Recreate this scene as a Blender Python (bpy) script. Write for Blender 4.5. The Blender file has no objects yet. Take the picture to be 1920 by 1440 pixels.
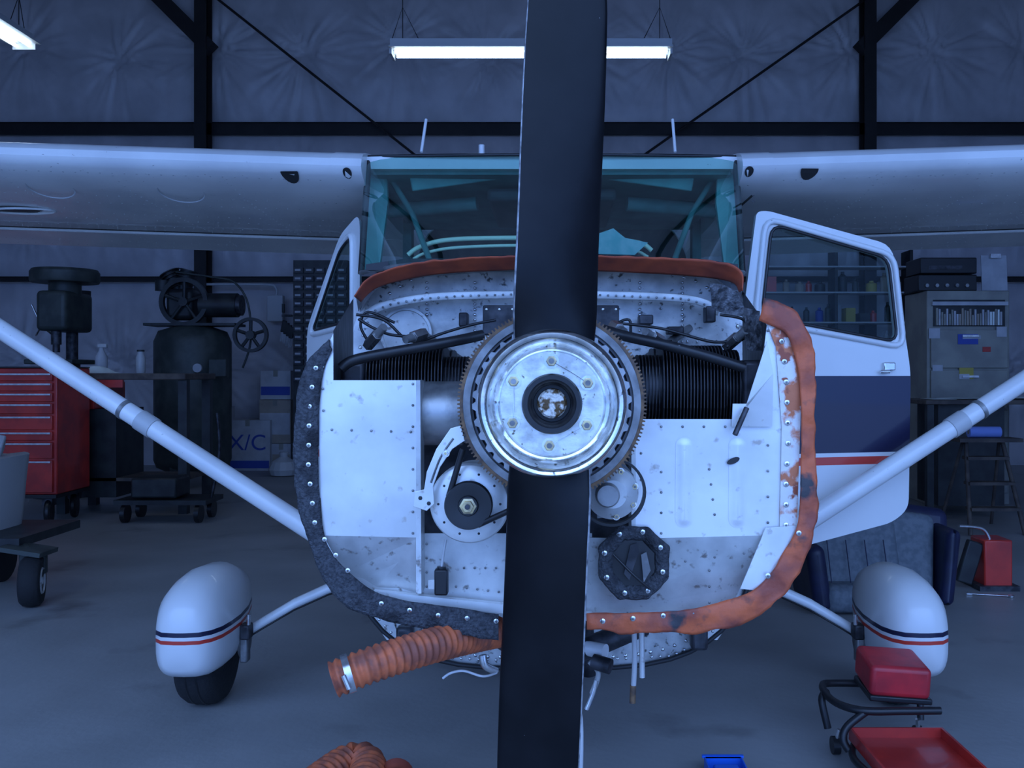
import bpy,bmesh,math,random
from mathutils import Vector,Matrix,noise,Euler
random.seed(3)
F=1800.0;CX=1035.0;CY=700.0;CZ=1.3
def W(px,py,D): return Vector(((px-CX)*D/F, D, CZ+(CY-py)*D/F))
sc=bpy.context.scene
try: sc.view_settings.view_transform='Standard'
except Exception: pass
# ---------------- materials
def M(name,col,rough=.5,metal=0.0,col2=None,scale=8,bump=0,bscale=None,lo=.4,hi=.6,col3=None,s3=40,lo3=.62,hi3=.68,coat=0,detail=6,stretch=None,spec=None):
    m=bpy.data.materials.new(name);m.use_nodes=True
    nt=m.node_tree;b=nt.nodes['Principled BSDF'];L=nt.links
    def c4(c): return (c[0],c[1],c[2],1)
    b.inputs['Base Color'].default_value=c4(col)
    b.inputs['Roughness'].default_value=rough;b.inputs['Metallic'].default_value=metal
    b.inputs['Coat Weight'].default_value=coat
    if spec is not None: b.inputs['Specular IOR Level'].default_value=spec
    tc=nt.nodes.new('ShaderNodeTexCoord')
    src=tc.outputs['Object']
    if stretch:
        mp=nt.nodes.new('ShaderNodeMapping');mp.inputs['Scale'].default_value=stretch
        L.new(src,mp.inputs['Vector']);src=mp.outputs['Vector']
    cur=None
    def mask(s,a,bb,d=6):
        n=nt.nodes.new('ShaderNodeTexNoise');n.inputs['Scale'].default_value=s;n.inputs['Detail'].default_value=d
        L.new(src,n.inputs['Vector'])
        r=nt.nodes.new('ShaderNodeMapRange');r.inputs['From Min'].default_value=a;r.inputs['From Max'].default_value=bb
        L.new(n.outputs['Fac'],r.inputs['Value']);return r.outputs['Result']
    def mix(f,A,B):
        x=nt.nodes.new('ShaderNodeMix');x.data_type='RGBA';L.new(f,x.inputs['Factor'])
        if isinstance(A,tuple): x.inputs['A'].default_value=A
        else: L.new(A,x.inputs['A'])
        if isinstance(B,tuple): x.inputs['B'].default_value=B
        else: L.new(B,x.inputs['B'])
        return x.outputs['Result']
    cur=c4(col)
    if col2: cur=mix(mask(scale,lo,hi,detail),cur,c4(col2))
    if col3: cur=mix(mask(s3,lo3,hi3),cur,c4(col3))
    if not isinstance(cur,tuple): L.new(cur,b.inputs['Base Color'])
    if bump:
        n=nt.nodes.new('ShaderNodeTexNoise');n.inputs['Scale'].default_value=bscale or scale;n.inputs['Detail'].default_value=5
        L.new(src,n.inputs['Vector'])
        bp=nt.nodes.new('ShaderNodeBump');bp.inputs['Strength'].default_value=min(1,bump);bp.inputs['Distance'].default_value=.01
        L.new(n.outputs['Fac'],bp.inputs['Height']);L.new(bp.outputs['Normal'],b.inputs['Normal'])
    return m
def bands(name,base,bl,rough=.35,axis='Z'):
    m=bpy.data.materials.new(name);m.use_nodes=True;nt=m.node_tree;b=nt.nodes['Principled BSDF'];L=nt.links
    b.inputs['Roughness'].default_value=rough;b.inputs['Coat Weight'].default_value=.3
    tc=nt.nodes.new('ShaderNodeTexCoord');sp=nt.nodes.new('ShaderNodeSeparateXYZ');L.new(tc.outputs['Object'],sp.inputs[0])
    n=nt.nodes.new('ShaderNodeTexNoise');n.inputs['Scale'].default_value=5;L.new(tc.outputs['Object'],n.inputs['Vector'])
    x0=nt.nodes.new('ShaderNodeMix');x0.data_type='RGBA';L.new(n.outputs['Fac'],x0.inputs['Factor'])
    x0.inputs['A'].default_value=(*base,1);x0.inputs['B'].default_value=(*[c*.85 for c in base],1)
    cur=x0.outputs['Result']
    for lo,hi,c in bl:
        g=nt.nodes.new('ShaderNodeMath');g.operation='GREATER_THAN';g.inputs[1].default_value=lo;L.new(sp.outputs[axis],g.inputs[0])
        l=nt.nodes.new('ShaderNodeMath');l.operation='LESS_THAN';l.inputs[1].default_value=hi;L.new(sp.outputs[axis],l.inputs[0])
        k=nt.nodes.new('ShaderNodeMath');k.operation='MULTIPLY';L.new(g.outputs[0],k.inputs[0]);L.new(l.outputs[0],k.inputs[1])
        x=nt.nodes.new('ShaderNodeMix');x.data_type='RGBA';L.new(k.outputs[0],x.inputs['Factor']);L.new(cur,x.inputs['A']);x.inputs['B'].default_value=(*c,1);cur=x.outputs['Result']
    L.new(cur,b.inputs['Base Color']);return m
def emis(name,col,s):
    m=bpy.data.materials.new(name);m.use_nodes=True;b=m.node_tree.nodes['Principled BSDF']
    b.inputs['Base Color'].default_value=(*col,1);b.inputs['Emission Color'].default_value=(*col,1);b.inputs['Emission Strength'].default_value=s;return m
def glass(name,tint,gl=.12):
    m=bpy.data.materials.new(name);m.use_nodes=True;nt=m.node_tree;nt.nodes.clear()
    o=nt.nodes.new('ShaderNodeOutputMaterial');t=nt.nodes.new('ShaderNodeBsdfTransparent');t.inputs[0].default_value=(*tint,1)
    g=nt.nodes.new('ShaderNodeBsdfGlossy');g.inputs['Roughness'].default_value=.04;g.inputs['Color'].default_value=(.9,1,1,1)
    fr=nt.nodes.new('ShaderNodeFresnel');fr.inputs[0].default_value=1.45
    ml=nt.nodes.new('ShaderNodeMath');ml.operation='MULTIPLY';ml.inputs[1].default_value=gl*8;nt.links.new(fr.outputs[0],ml.inputs[0])
    x=nt.nodes.new('ShaderNodeMixShader');nt.links.new(ml.outputs[0],x.inputs[0]);nt.links.new(t.outputs[0],x.inputs[1]);nt.links.new(g.outputs[0],x.inputs[2]);nt.links.new(x.outputs[0],o.inputs[0]);return m
NAVY=(.008,.008,.04);RED=(.6,.045,.03)
m_white=M('aircraft_white_paint',(.8,.8,.79),.33,col2=(.7,.7,.7),scale=3,coat=.3,col3=(.35,.35,.35),s3=60,lo3=.7,hi3=.74)
m_fus=bands('fuselage_paint',(.8,.8,.79),[(1.0,1.29,NAVY),(.955,.985,RED)])
m_pant=bands('wheel_pant_paint',(.82,.82,.81),[(.335,.352,NAVY),(.308,.322,RED)])
m_alu=M('baffle_aluminium',(.93,.92,.90),.36,.45,col2=(.66,.66,.64),scale=5,bump=.15,bscale=9,lo=.38,hi=.72,col3=(.5,.45,.4),s3=38,lo3=.63,hi3=.74)
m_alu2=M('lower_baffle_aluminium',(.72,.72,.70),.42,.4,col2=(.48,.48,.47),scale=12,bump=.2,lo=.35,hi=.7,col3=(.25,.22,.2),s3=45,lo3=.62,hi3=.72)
m_fire=M('firewall_metal',(.6,.6,.58),.42,.55,col2=(.33,.33,.33),scale=14,bump=.3,lo=.35,hi=.7,col3=(.08,.08,.08),s3=60,lo3=.6,hi3=.7)
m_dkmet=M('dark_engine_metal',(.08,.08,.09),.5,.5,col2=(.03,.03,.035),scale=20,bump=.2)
m_midmet=M('cast_metal',(.34,.34,.34),.45,.6,col2=(.18,.18,.18),scale=18,bump=.2)
m_steel=M('bright_steel',(.85,.85,.85),.25,.95,col2=(.65,.65,.65),scale=30)
m_chrome=M('dish_metal',(.95,.94,.92),.17,1.0,col2=(.62,.62,.6),scale=22,lo=.42,hi=.62,bump=.06,bscale=60,col3=(.2,.18,.16),s3=55,lo3=.64,hi3=.7)
m_dishflat=M('dish_face_metal',(.84,.83,.78),.32,.8,col2=(.5,.49,.45),scale=24,lo=.42,hi=.64,bump=.08,bscale=70,col3=(.16,.13,.08),s3=60,lo3=.62,hi3=.67)
m_gear=M('gear_support_metal',(.42,.42,.42),.4,.7,col2=(.25,.25,.25),scale=18,bump=.15)
m_brass=M('cadmium_bolt',(.75,.6,.32),.35,.8,col2=(.45,.36,.22),scale=60)
m_rust=M('rusty_teeth',(.26,.15,.08),.6,.5,col2=(.12,.08,.06),scale=40,bump=.3)
m_black=M('black_paint',(.010,.010,.012),.38,0,col2=(.016,.016,.018),scale=12,col3=(.16,.16,.17),s3=70,lo3=.74,hi3=.77)
m_blade=M('propeller_black_paint',(.0035,.0035,.005),.30,0,col2=(.006,.006,.008),scale=9,bump=.04,bscale=30,col3=(.2,.2,.21),s3=110,lo3=.765,hi3=.78,spec=.22)
m_blade_le=M('worn_leading_edge',(.42,.42,.43),.42,.5,col2=(.12,.12,.13),scale=60,lo=.4,hi=.7,bump=.15)
m_fin=M('cylinder_fin_black',(.015,.015,.017),.45,.2,col2=(.035,.035,.04),scale=15)
m_rub=M('black_baffle_seal',(.085,.088,.10),.75,0,col2=(.045,.047,.055),scale=140,bump=1,bscale=160,lo=.4,hi=.6,col3=(.02,.02,.025),s3=16,lo3=.5,hi3=.65)
m_ora=M('orange_silicone_seal',(.68,.14,.05),.55,0,col2=(.34,.075,.045),scale=13,bump=.4,bscale=30,lo=.4,hi=.62,col3=(.05,.045,.05),s3=14,lo3=.56,hi3=.66)
m_ora2=M('orange_top_seal',(.6,.11,.045),.6,0,col2=(.28,.055,.035),scale=10,bump=.3,lo=.4,hi=.7)
m_hose=M('orange_hose',(.66,.15,.055),.6,0,col2=(.3,.085,.05),scale=25,bump=.2)
m_teal=M('teal_cabin_trim',(.10,.25,.23),.6,0,col2=(.06,.16,.15),scale=6)
m_visor=M('visor_vinyl',(.16,.42,.38),.6,0,col2=(.12,.3,.28),scale=6)
m_cabin=M('dark_cabin_lining',(.02,.04,.04),.7,0,col2=(.015,.025,.025),scale=6)
m_cream=M('cream_reflection',(.95,.95,.7),.4)  # cream colour of the reflection arcs behind the windshield
m_paper=M('paper',(.8,.85,.8),.7)
m_glass=glass('windshield_glass',(.62,.84,.80),.025)
m_glass2=glass('door_glass',(.68,.84,.82),.04)
m_tyre=M('tyre_rubber',(.015,.015,.017),.8,0,bump=.3,bscale=80)
m_redp=M('red_tool_paint',(.68,.045,.03),.35,0,col2=(.45,.03,.025),scale=5,coat=.2)
m_redseat=M('red_vinyl',(.62,.025,.035),.4,0,col2=(.4,.02,.03),scale=8,bump=.15)
m_blackpl=M('black_plastic',(.012,.012,.014),.4)
m_dark=M('dark_machine_paint',(.03,.034,.034),.5,0,col2=(.015,.015,.017),scale=8)
m_green=M('machine_green_grey',(.055,.065,.058),.5,0,col2=(.03,.038,.035),scale=8)
m_card=M('cardboard',(.42,.36,.3),.8,0,col2=(.34,.29,.24),scale=6)
m_wbox=M('white_printed_card',(.55,.55,.57),.7,0,col2=(.45,.45,.47),scale=6)
m_blue=M('blue_ink',(.04,.08,.4),.6)
m_bluep=M('blue_plastic',(.02,.16,.75),.35)
m_beige=M('beige_cabinet',(.34,.33,.28),.5,0,col2=(.26,.25,.22),scale=4)
m_navyv=M('navy_vinyl',(.018,.02,.06),.45,0,col2=(.012,.014,.04),scale=9,bump=.2)
m_greyv=M('grey_seat_fabric',(.17,.19,.21),.7,0,col2=(.12,.14,.16),scale=30,bump=.3)
m_wood=M('bench_wood',(.13,.10,.08),.7,0,col2=(.07,.055,.05),scale=9)
m_ytool=M('yellow_plastic',(.5,.4,.08),.6)
m_frame=M('primer_steel_frame',(.010,.007,.007),.6,.1,col2=(.016,.012,.012),scale=5)
m_ins=M('white_vinyl_insulation',(.60,.56,.57),.36,0,col2=(.5,.47,.48),scale=2,bump=.25,bscale=9)
m_fixture=M('fixture_enamel',(.5,.5,.5),.4)
m_tubeem=emis('fluorescent_tube',(.62,.8,1.0),9)
m_trimhole=M('trim_and_hole_black',(.02,.02,.022),.5)  # black edge trim; also the painted-in dark of holes, gaps and outlet
m_floor=M('stained_concrete',(.36,.36,.36),.48,0,col2=(.27,.27,.265),scale=1.1,lo=.35,hi=.65,col3=(.14,.138,.135),s3=1.6,lo3=.6,hi3=.76,bump=.15,bscale=30)
m_apron=M('apron_concrete',(.42,.41,.39),.8,0,col2=(.36,.35,.33),scale=1)
# ---------------- mesh helpers
def G(name):
    e=bpy.data.objects.new(name,None);e.empty_display_size=.1;sc.collection.objects.link(e);return e
def mk(name,verts,faces,mat,parent=None,smooth=False,ang=35,mats=None,midx=None):
    me=bpy.data.meshes.new(name);me.from_pydata([tuple(v) for v in verts],[],faces)
    bm=bmesh.new();bm.from_mesh(me);bmesh.ops.recalc_face_normals(bm,faces=bm.faces);bm.to_mesh(me);bm.free()
    for k in (mats or [mat]): me.materials.append(k)
    if midx:
        for p,i in zip(me.polygons,midx): p.material_index=i
    if smooth:
        for p in me.polygons:p.use_smooth=True
        try: me.set_sharp_from_angle(angle=math.radians(ang))
        except Exception: pass
    o=bpy.data.objects.new(name,me);sc.collection.objects.link(o)
    if parent: o.parent=parent
    return o
def bev(o,w,s=2):
    md=o.modifiers.new('bevel','BEVEL');md.width=w;md.segments=s;md.limit_method='ANGLE';md.angle_limit=math.radians(40);return o
def box(name,c,s,mat,parent=None,rot=(0,0,0),b=0,seg=2):
    R=Euler(rot).to_matrix();vs=[]
    for x in(-.5,.5):
        for y in(-.5,.5):
            for z in(-.5,.5): vs.append(Vector(c)+R@Vector((x*s[0],y*s[1],z*s[2])))
    o=mk(name,vs,[(0,1,3,2),(4,6,7,5),(0,4,5,1),(2,3,7,6),(0,2,6,4),(1,5,7,3)],mat,parent)
    if b: bev(o,b,seg); [setattr(p,'use_smooth',True) for p in o.data.polygons]; o.data.set_sharp_from_angle(angle=math.radians(60))
    return o
def bb(name,x0,x1,y0,y1,z0,z1,mat,parent=None,b=0): return box(name,((x0+x1)/2,(y0+y1)/2,(z0+z1)/2),(x1-x0,y1-y0,z1-z0),mat,parent,b=b)
def basis(d):
    d=d.normalized();a=Vector((0,0,1)) if abs(d.z)<.9 else Vector((1,0,0))
    u=d.cross(a).normalized();v=d.cross(u).normalized();return u,v
def cyl(name,p0,p1,r,mat,parent=None,r2=None,seg=24,smooth=True):
    p0=Vector(p0);p1=Vector(p1);r2=r if r2 is None else r2;u,v=basis(p1-p0);vs=[]
    for p,q in((p0,r),(p1,r2)):
        for i in range(seg):
            a=2*math.pi*i/seg;vs.append(p+u*q*math.cos(a)+v*q*math.sin(a))
    fs=[(i,(i+1)%seg,seg+(i+1)%seg,seg+i) for i in range(seg)]+[tuple(range(seg)),tuple(range(seg,2*seg))]
    return mk(name,vs,fs,mat,parent,smooth)
def cat(pts,n=6,closed=False):
    P=[Vector(p) for p in pts];out=[];N=len(P)
    rng=range(N if closed else N-1)
    for i in rng:
        if closed: a,b,c,d=P[i-1],P[i],P[(i+1)%N],P[(i+2)%N]
        else: a,b,c,d=P[max(i-1,0)],P[i],P[i+1],P[min(i+2,N-1)]
        for k in range(n):
            t=k/n;out.append(.5*((2*b)+(c-a)*t+(2*a-5*b+4*c-d)*t*t+(3*b-a-3*c+d)*t**3))
    if not closed: out.append(P[-1])
    return out
def tube(name,pts,r,mat,parent=None,seg=10,closed=False,sm=6,flat=None):
    P=cat(pts,sm,closed) if sm else [Vector(p) for p in pts]
    N=len(P);vs=[];T=[]
    for i in range(N):
        if closed: T.append((P[(i+1)%N]-P[i-1]).normalized())
        else: T.append((P[min(i+1,N-1)]-P[max(i-1,0)]).normalized())
    u,v=basis(T[0])
    for i in range(N):
        if i: 
            u=(u-T[i]*u.dot(T[i])).normalized();v=T[i].cross(u)
        rr=r(i/(N-1),i) if callable(r) else r
        for k in range(seg):
            a=2*math.pi*k/seg;vs.append(P[i]+u*rr*math.cos(a)+v*rr*math.sin(a)*(flat or 1))
    fs=[]
    for i in range(N if closed else N-1):
        j=(i+1)%N
        for k in range(seg): fs.append((i*seg+k,i*seg+(k+1)%seg,j*seg+(k+1)%seg,j*seg+k))
    if not closed: fs+= [tuple(range(seg)),tuple(range((N-1)*seg,N*seg))]
    return mk(name,vs,fs,mat,parent,True,60)
def lathe(name,prof,c,mat,parent=None,axis=(0,1,0),seg=64,ang=30,closedprof=False,cap=True):
    ax=Vector(axis).normalized();u,v=basis(ax);c=Vector(c);vs=[];n=len(prof)
    for r,h in prof:
        for i in range(seg):
            a=2*math.pi*i/seg;vs.append(c+ax*h+u*r*math.cos(a)+v*r*math.sin(a))
    fs=[]
    for j in range(n if closedprof else n-1):
        k=(j+1)%n
        for i in range(seg): fs.append((j*seg+i,j*seg+(i+1)%seg,k*seg+(i+1)%seg,k*seg+i))
    if not closedprof and cap:
        for j in(0,n-1):
            if prof[j][0]>1e-5: fs.append(tuple(range(j*seg,(j+1)*seg)))
    return mk(name,vs,fs,mat,parent,True,ang)
def loft(name,secs,mat,parent=None,cap=True,ang=50,closed=True):
    n=len(secs[0]);vs=[v for s in secs for v in s];fs=[]
    for i in range(len(secs)-1):
        for k in range(n if closed else n-1):
            fs.append((i*n+k,i*n+(k+1)%n,(i+1)*n+(k+1)%n,(i+1)*n+k))
    if cap and closed: fs+=[tuple(range(n)),tuple(range((len(secs)-1)*n,len(secs)*n))]
    return mk(name,vs,fs,mat,parent,True,ang)
def sell(cx,cz,hw,hh,D,n=32,e=2.6,eb=None):
    out=[]
    for i in range(n):
        a=2*math.pi*i/n;ca,sa=math.cos(a),math.sin(a);k=e if sa>=0 else (eb or e)
        out.append(Vector((cx+hw*math.copysign(abs(ca)**(2/k),ca),D,cz+hh*math.copysign(abs(sa)**(2/k),sa))))
    return out
def plate(name,pts,th,mat,parent=None,D=None,b=.0):
    V=[W(p[0],p[1],p[2] if len(p)>2 else D) for p in pts];n=len(V)
    vs=V+[v+Vector((0,th,0)) for v in V]
    fs=[tuple(range(n)),tuple(range(n,2*n))]+[(i,(i+1)%n,n+(i+1)%n,n+i) for i in range(n)]
    o=mk(name,vs,fs,mat,parent)
    if b: bev(o,b)
    return o
def resample(pts,n):
    P=[Vector(p) for p in pts];L=[0]
    for i in range(1,len(P)): L.append(L[-1]+(P[i]-P[i-1]).length)
    out=[];j=0
    for k in range(n):
        t=L[-1]*k/(n-1)
        while j<len(P)-2 and L[j+1]<t: j+=1
        s=(t-L[j])/max(1e-9,L[j+1]-L[j]);out.append(P[j].lerp(P[j+1],min(1,max(0,s))))
    return out
def seal(name,outer,inner,D,mat,parent,n=120,bulge=.018,wr=.008,Do=None,fr=30,th=.006):
    O=resample(cat([W(p[0],p[1],Do or D) for p in outer],8),n);I=resample(cat([W(p[0],p[1],D) for p in inner],8),n)
    m=9;vs=[];fs=[]
    for i in range(n):
        for k in range(m):
            t=k/(m-1);p=O[i].lerp(I[i],t)
            w=noise.noise(p*fr)*wr+noise.noise(p*fr*2.7)*wr*.4
            dirv=(O[i]-I[i]).normalized()
            p=p+Vector((0,-math.sin(math.pi*min(1,t*1.0))*bulge+w,0))+dirv*(w*1.2*(1-t))
            vs.append(p)
    for i in range(n-1):
        for k in range(m-1): fs.append((i*m+k,i*m+k+1,(i+1)*m+k+1,(i+1)*m+k))
    o=mk(name,vs,fs,mat,parent,True,80)
    md=o.modifiers.new('th','SOLIDIFY');md.thickness=th;md.offset=0
    return o
def rivets(name,pos,r,mat,parent,nrm=(0,-1,0),h=.5):
    vs=[];fs=[];nn=Vector(nrm).normalized();u,v=basis(nn)
    for p in pos:
        p=Vector(p);b=len(vs)
        for (q,z) in((1,0),(.75,.6)):
            for i in range(8):
                a=math.pi*i/4;vs.append(p+u*r*q*math.cos(a)+v*r*q*math.sin(a)+nn*r*h*z)
        vs.append(p+nn*r*h)
        for i in range(8):
            fs.append((b+i,b+(i+1)%8,b+8+(i+1)%8,b+8+i));fs.append((b+8+i,b+8+(i+1)%8,b+16))
    return mk(name,vs,fs,mat,parent,True,80)
def rl(pts,D,step,off=0):
    P=[Vector((p[0],p[1],0)) for p in pts];L=sum((P[i+1]-P[i]).length for i in range(len(P)-1));n=max(2,int(L/step)+1)
    return [W(q.x,q.y,D) for q in resample(P,n)]
def text(name,s,loc,size,mat,parent,rot=(math.pi/2,0,0),ext=.001):
    c=bpy.data.curves.new(name,'FONT');c.body=s;c.size=size;c.extrude=ext;c.align_x='CENTER';c.align_y='CENTER'
    o=bpy.data.objects.new(name,c);o.location=loc;o.rotation_euler=rot;c.materials.append(mat);sc.collection.objects.link(o);o.parent=parent;return o

# ================= HANGAR SHELL
XL,XR,YB,YF,ZT=-9.0,8.5,13.6,-1.0,7.0
bb('floor',XL-.2,XR+.2,YF,YB+.3,-.2,0,m_floor)
bb('ground_apron',-30,30,-30,YF-.001,-.22,-.02,m_apron)
bb('ceiling',XL-.2,XR+.2,YF,YB+.3,ZT,ZT+.2,m_ins)
def puffwall(name,axis,u0,u1,const,sgn,step=.045):
    nu=int((u1-u0)/step);nz=int(ZT/step);rows=[1.3,3.68,5.85];girts=[0,2.61,4.75,7.0]
    but=[]
    u=u0+.4
    while u<u1:
        for r in rows: but.append((u+random.uniform(-.12,.12),r+random.uniform(-.12,.15),random.random()*60))
        u+=1.27
    vs=[];fs=[]
    for i in range(nu+1):
        uu=u0+(u1-u0)*i/nu
        near=[b for b in but if abs(b[0]-uu)<1.3]
        for k in range(nz+1):
            z=ZT*k/nz
            g=0
            for q in range(3):
                if girts[q]<=z<=girts[q+1]:
                    t=(z-girts[q])/(girts[q+1]-girts[q]);g=.13*min(1,(min(t,1-t)*3.2))**.7
            h=g
            for (bx,bz,ph) in near:
                dx=uu-bx;dz=z-bz;r=math.hypot(dx,dz)
                if r<1.3:
                    h-=.10*math.exp(-(r/.20))
                    if r>.02:
                        c_,s_=dx/r,dz/r
                        nz_=noise.noise((c_*3.2+ph,s_*3.2,r*.5))
                        rid=1-abs(nz_)*5
                        nz2=noise.noise((c_*7+ph,s_*7,r*.8+5))
                        h+=(.030*max(-.6,rid)+.016*(1-abs(nz2)*5))*math.exp(-(r/.62)**2)*min(1,r/.12)
            h+=.03*noise.noise((uu*1.5,z*1.5,3))+.014*noise.noise((uu*6,z*2.2,9))
            h=max(h,.002)
            vs.append((uu,const-sgn*h,z) if axis=='x' else (const-sgn*h,uu,z))
    for i in range(nu):
        for k in range(nz):
            a=i*(nz+1)+k;fs.append((a,a+1,a+nz+2,a+nz+1))
    return mk(name,vs,fs,m_ins,None,True,180)
wb=puffwall('wall_back','x',XL,XR,YB,1,.032)
bb('wall_back_sheeting',XL-.2,XR+.2,YB+.01,YB+.1,0,ZT,m_frame)
wl=puffwall('wall_left','y',YF,YB,XL,-1,.08)
wr=puffwall('wall_right','y',YF,YB,XR,1,.08)
bb('wall_front_header',XL-.2,XR+.2,YF-.2,YF,5.2,ZT,m_ins)
bb('wall_front_west',XL-.2,XL+1.2,YF-.2,YF,0,5.2,m_ins)
bb('wall_front_east',XR-1.2,XR+.2,YF-.2,YF,0,5.2,m_ins)
fr=G('steel_frame')
yb=YB-.28
colx=[W(380,0,YB-.3).x,W(1628,0,YB-.3).x]
for i,x in enumerate(colx):
    bb('column_flange_%d'%i,x-.08,x+.08,yb-.13,yb-.1,0,ZT,m_frame,fr)
    bb('column_web_%d'%i,x-.015,x+.015,yb-.1,yb+.1,0,ZT,m_frame,fr)
    bb('column_back_%d'%i,x-.08,x+.08,yb+.1,yb+.13,0,ZT,m_frame,fr)
    s=-1 if i==0 else 1
    box('knee_%d'%i,(x+s*.42,yb,6.32),(1.5,.2,.2),m_frame,fr,rot=(0,math.radians(-s*45),0))
    bb('rafter_%d'%i,x-.09,x+.09,YF,yb,ZT-.3,ZT-.001,m_frame,fr)
for i,(y,h) in enumerate(((240,.17),(523,.07))):
    z=W(0,y,YB-.2).z
    bb('girt_%d'%i,XL+.15,XR-.15,YB-.18,YB-.13,z-h/2,z+h/2,m_frame,fr)
    bb('girt_lip_%d'%i,XL+.15,XR-.15,YB-.2,YB-.08,z+h/2-.012,z+h/2,m_frame,fr)
for i,(a,b_) in enumerate((((385,-20),(800,308)),((1650,-20),(1180,310)))):
    cyl('brace_rod_%d'%i,W(a[0],a[1],YB-.34),W(b_[0],b_[1],YB-.34),.018,m_frame,fr,seg=8)
def fixture(c,L,along):
    g=G('fluorescent_light_fixture');d=Vector((1,0,0)) if along=='x' else Vector((0,1,0));e=Vector((0,1,0)) if along=='x' else Vector((1,0,0))
    def bx(n,cc,l,w,h,m):
        s=(l,w,h) if along=='x' else (w,l,h);return box(n,cc,s,m,g)
    c=Vector(c)
    bx('housing',c+Vector((0,0,.06)),L,.13,.09,m_fixture);
    bx('reflector_a',c+e*.1+Vector((0,0,.015)),L,.08,.012,m_fixture);bx('reflector_b',c-e*.1+Vector((0,0,.015)),L,.08,.012,m_fixture)
    for s in(-1,1):
        cyl('tube_%d'%s,c+e*.06*s-d*(L/2-.04)-Vector((0,0,.012)),c+e*.06*s+d*(L/2-.04)-Vector((0,0,.012)),.014,m_tubeem,g,seg=12)
        bx('endcap_%d'%s,c+d*s*(L/2-.01)-Vector((0,0,.01)),.02,.2,.06,m_fixture)
        q=c+d*s*(L/2-.1)
        cyl('chain_%d'%s,q+Vector((0,0,.1)),Vector((q.x,q.y,ZT-.04)),.004,m_frame,g,seg=6)
        tube('chain_link_%d'%s,[c+d*s*(L/2-.25)+Vector((0,0,.1)),c+d*s*(L/2-.1)+Vector((0,0,.4)),c+d*s*(L/2)+Vector((0,0,.1))],.004,m_frame,g,seg=5,sm=0)
p=W(996,99,8.4);fixture(p,2.45,'x')
p=W(55,84,8.4);fixture((p.x-.05,p.y-1.2,p.z),2.45,'y')

# ================= AIRPLANE
A=G('airplane')
HZ=W(1035,757,1.93).z
ax=math.radians(2.3)
HC=Vector((0,0,W(0,757,1.87).z))
def blade(name,flip):
    s=-1 if flip else 1
    u=Vector((math.sin(ax),0,math.cos(ax)))*s;Lr=Vector((-math.cos(ax),0,math.sin(ax)))*s
    R=[.06,.09,.13,.17,.22,.3,.4,.5,.6,.7,.78,.85,.9,.935,.955,.965]
    wid=[.13,.15,.160,.165,.165,.163,.163,.164,.164,.162,.158,.148,.13,.105,.07,.03]
    th=[.03,.028,.028,.027,.025,.022,.02,.017,.015,.013,.012,.01,.009,.008,.006,.003]
    tw=[16,16,17,22,30,30,27,24,21,19,17,16,15,14,13,12]
    secs=[];np_=32
    for r,w,t,b in zip(R,wid,th,tw):
        b=math.radians(b);c=w/math.cos(b)
        cd=Lr*math.cos(b)+Vector((0,-1,0))*math.sin(b);nd=cd.cross(u).normalized()
        if nd.y>0: nd=-nd
        ct=HC+Vector((0,1.888,0))+u*r
        sec=[]
        for i in range(np_):
            a=2*math.pi*i/np_;x=math.cos(a)*.5;yy=math.sin(a)
            tt=t*(1-.35*(.5-x))
            off=(tt*yy if yy>0 else tt*.25*yy)
            jit=1+.004*noise.noise((r*40,i==0,s)) 
            sec.append(ct+cd*c*x*jit+nd*off)
        secs.append(sec)
    n=np_;vs=[v for q in secs for v in q];fs=[];mi=[]
    for i in range(len(secs)-1):
        for k in range(n):
            fs.append((i*n+k,i*n+(k+1)%n,(i+1)*n+(k+1)%n,(i+1)*n+k));mi.append(1 if (k in(0,n-1,n-2)) else 0)
    fs+=[tuple(range(n)),tuple(range((len(secs)-1)*n,len(secs)*n))];mi+=[0,1]
    return mk(name,vs,fs,None,A,True,60,mats=[m_blade,m_blade_le],midx=mi)
blade('propeller_blade_a',False);blade('propeller_blade_b',True)
lathe('propeller_hub',[(.0,-.03),(.1,-.03),(.105,-.02),(.105,.035),(.0,.035)],(0,1.885,HC.z),m_blade,A)
C0=Vector((0,0,W(0,757,1.81).z))
lathe('spinner_dish',[(.118,.05),(.132,.042),(.1405,.025),(.1415,.01),(.139,-.004),(.133,-.010),(.127,-.009),(.122,-.002),(.117,.012),(.109,.022),(.103,.024),(.100,.020)],(0,1.80,C0.z),m_chrome,A,seg=96,ang=50,cap=False)
lathe('dish_face',[(.100,.020),(.098,.017),(.056,.017),(.056,.03),(.1,.03)],(0,1.80,C0.z),m_dishflat,A,seg=96,cap=False)
lathe('hub_bore_ring',[(.057,.020),(.057,.002),(.054,-.004),(.046,-.004),(.042,.0),(.040,.014),(.036,.018),(.035,.04),(.0,.04)],(0,1.80,C0.z),m_black,A,seg=64,ang=40,cap=False)
lathe('crank_plug',[(.0,-.008),(.024,-.008),(.028,-.004),(.029,.01),(.0,.01)],(0,1.826,C0.z),M('rusted_crank_plug',(.75,.7,.62),.6,.3,col2=(.12,.07,.03),scale=75,lo=.44,hi=.55,bump=.6,bscale=80),A,seg=40)
bolts=[(1034,677),(1102,718),(1100,797),(1030,835),(961,793),(963,715)]
def hexb(name,c,r,h,mat,ax=(0,-1,0),wm=None):
    c=Vector(c);a=Vector(ax)
    cyl(name+'_washer',c,c+a*h*.25,r*1.35,wm or m_steel,A,seg=20)
    o=cyl(name,c+a*h*.25,c+a*h,r,mat,A,seg=6,smooth=False);bev(o,r*.12)
    cyl(name+'_recess',c+a*h*.9,c+a*h*1.04,r*.5,m_brass if mat!=m_brass else m_midmet,A,seg=12)
bw=[]
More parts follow.
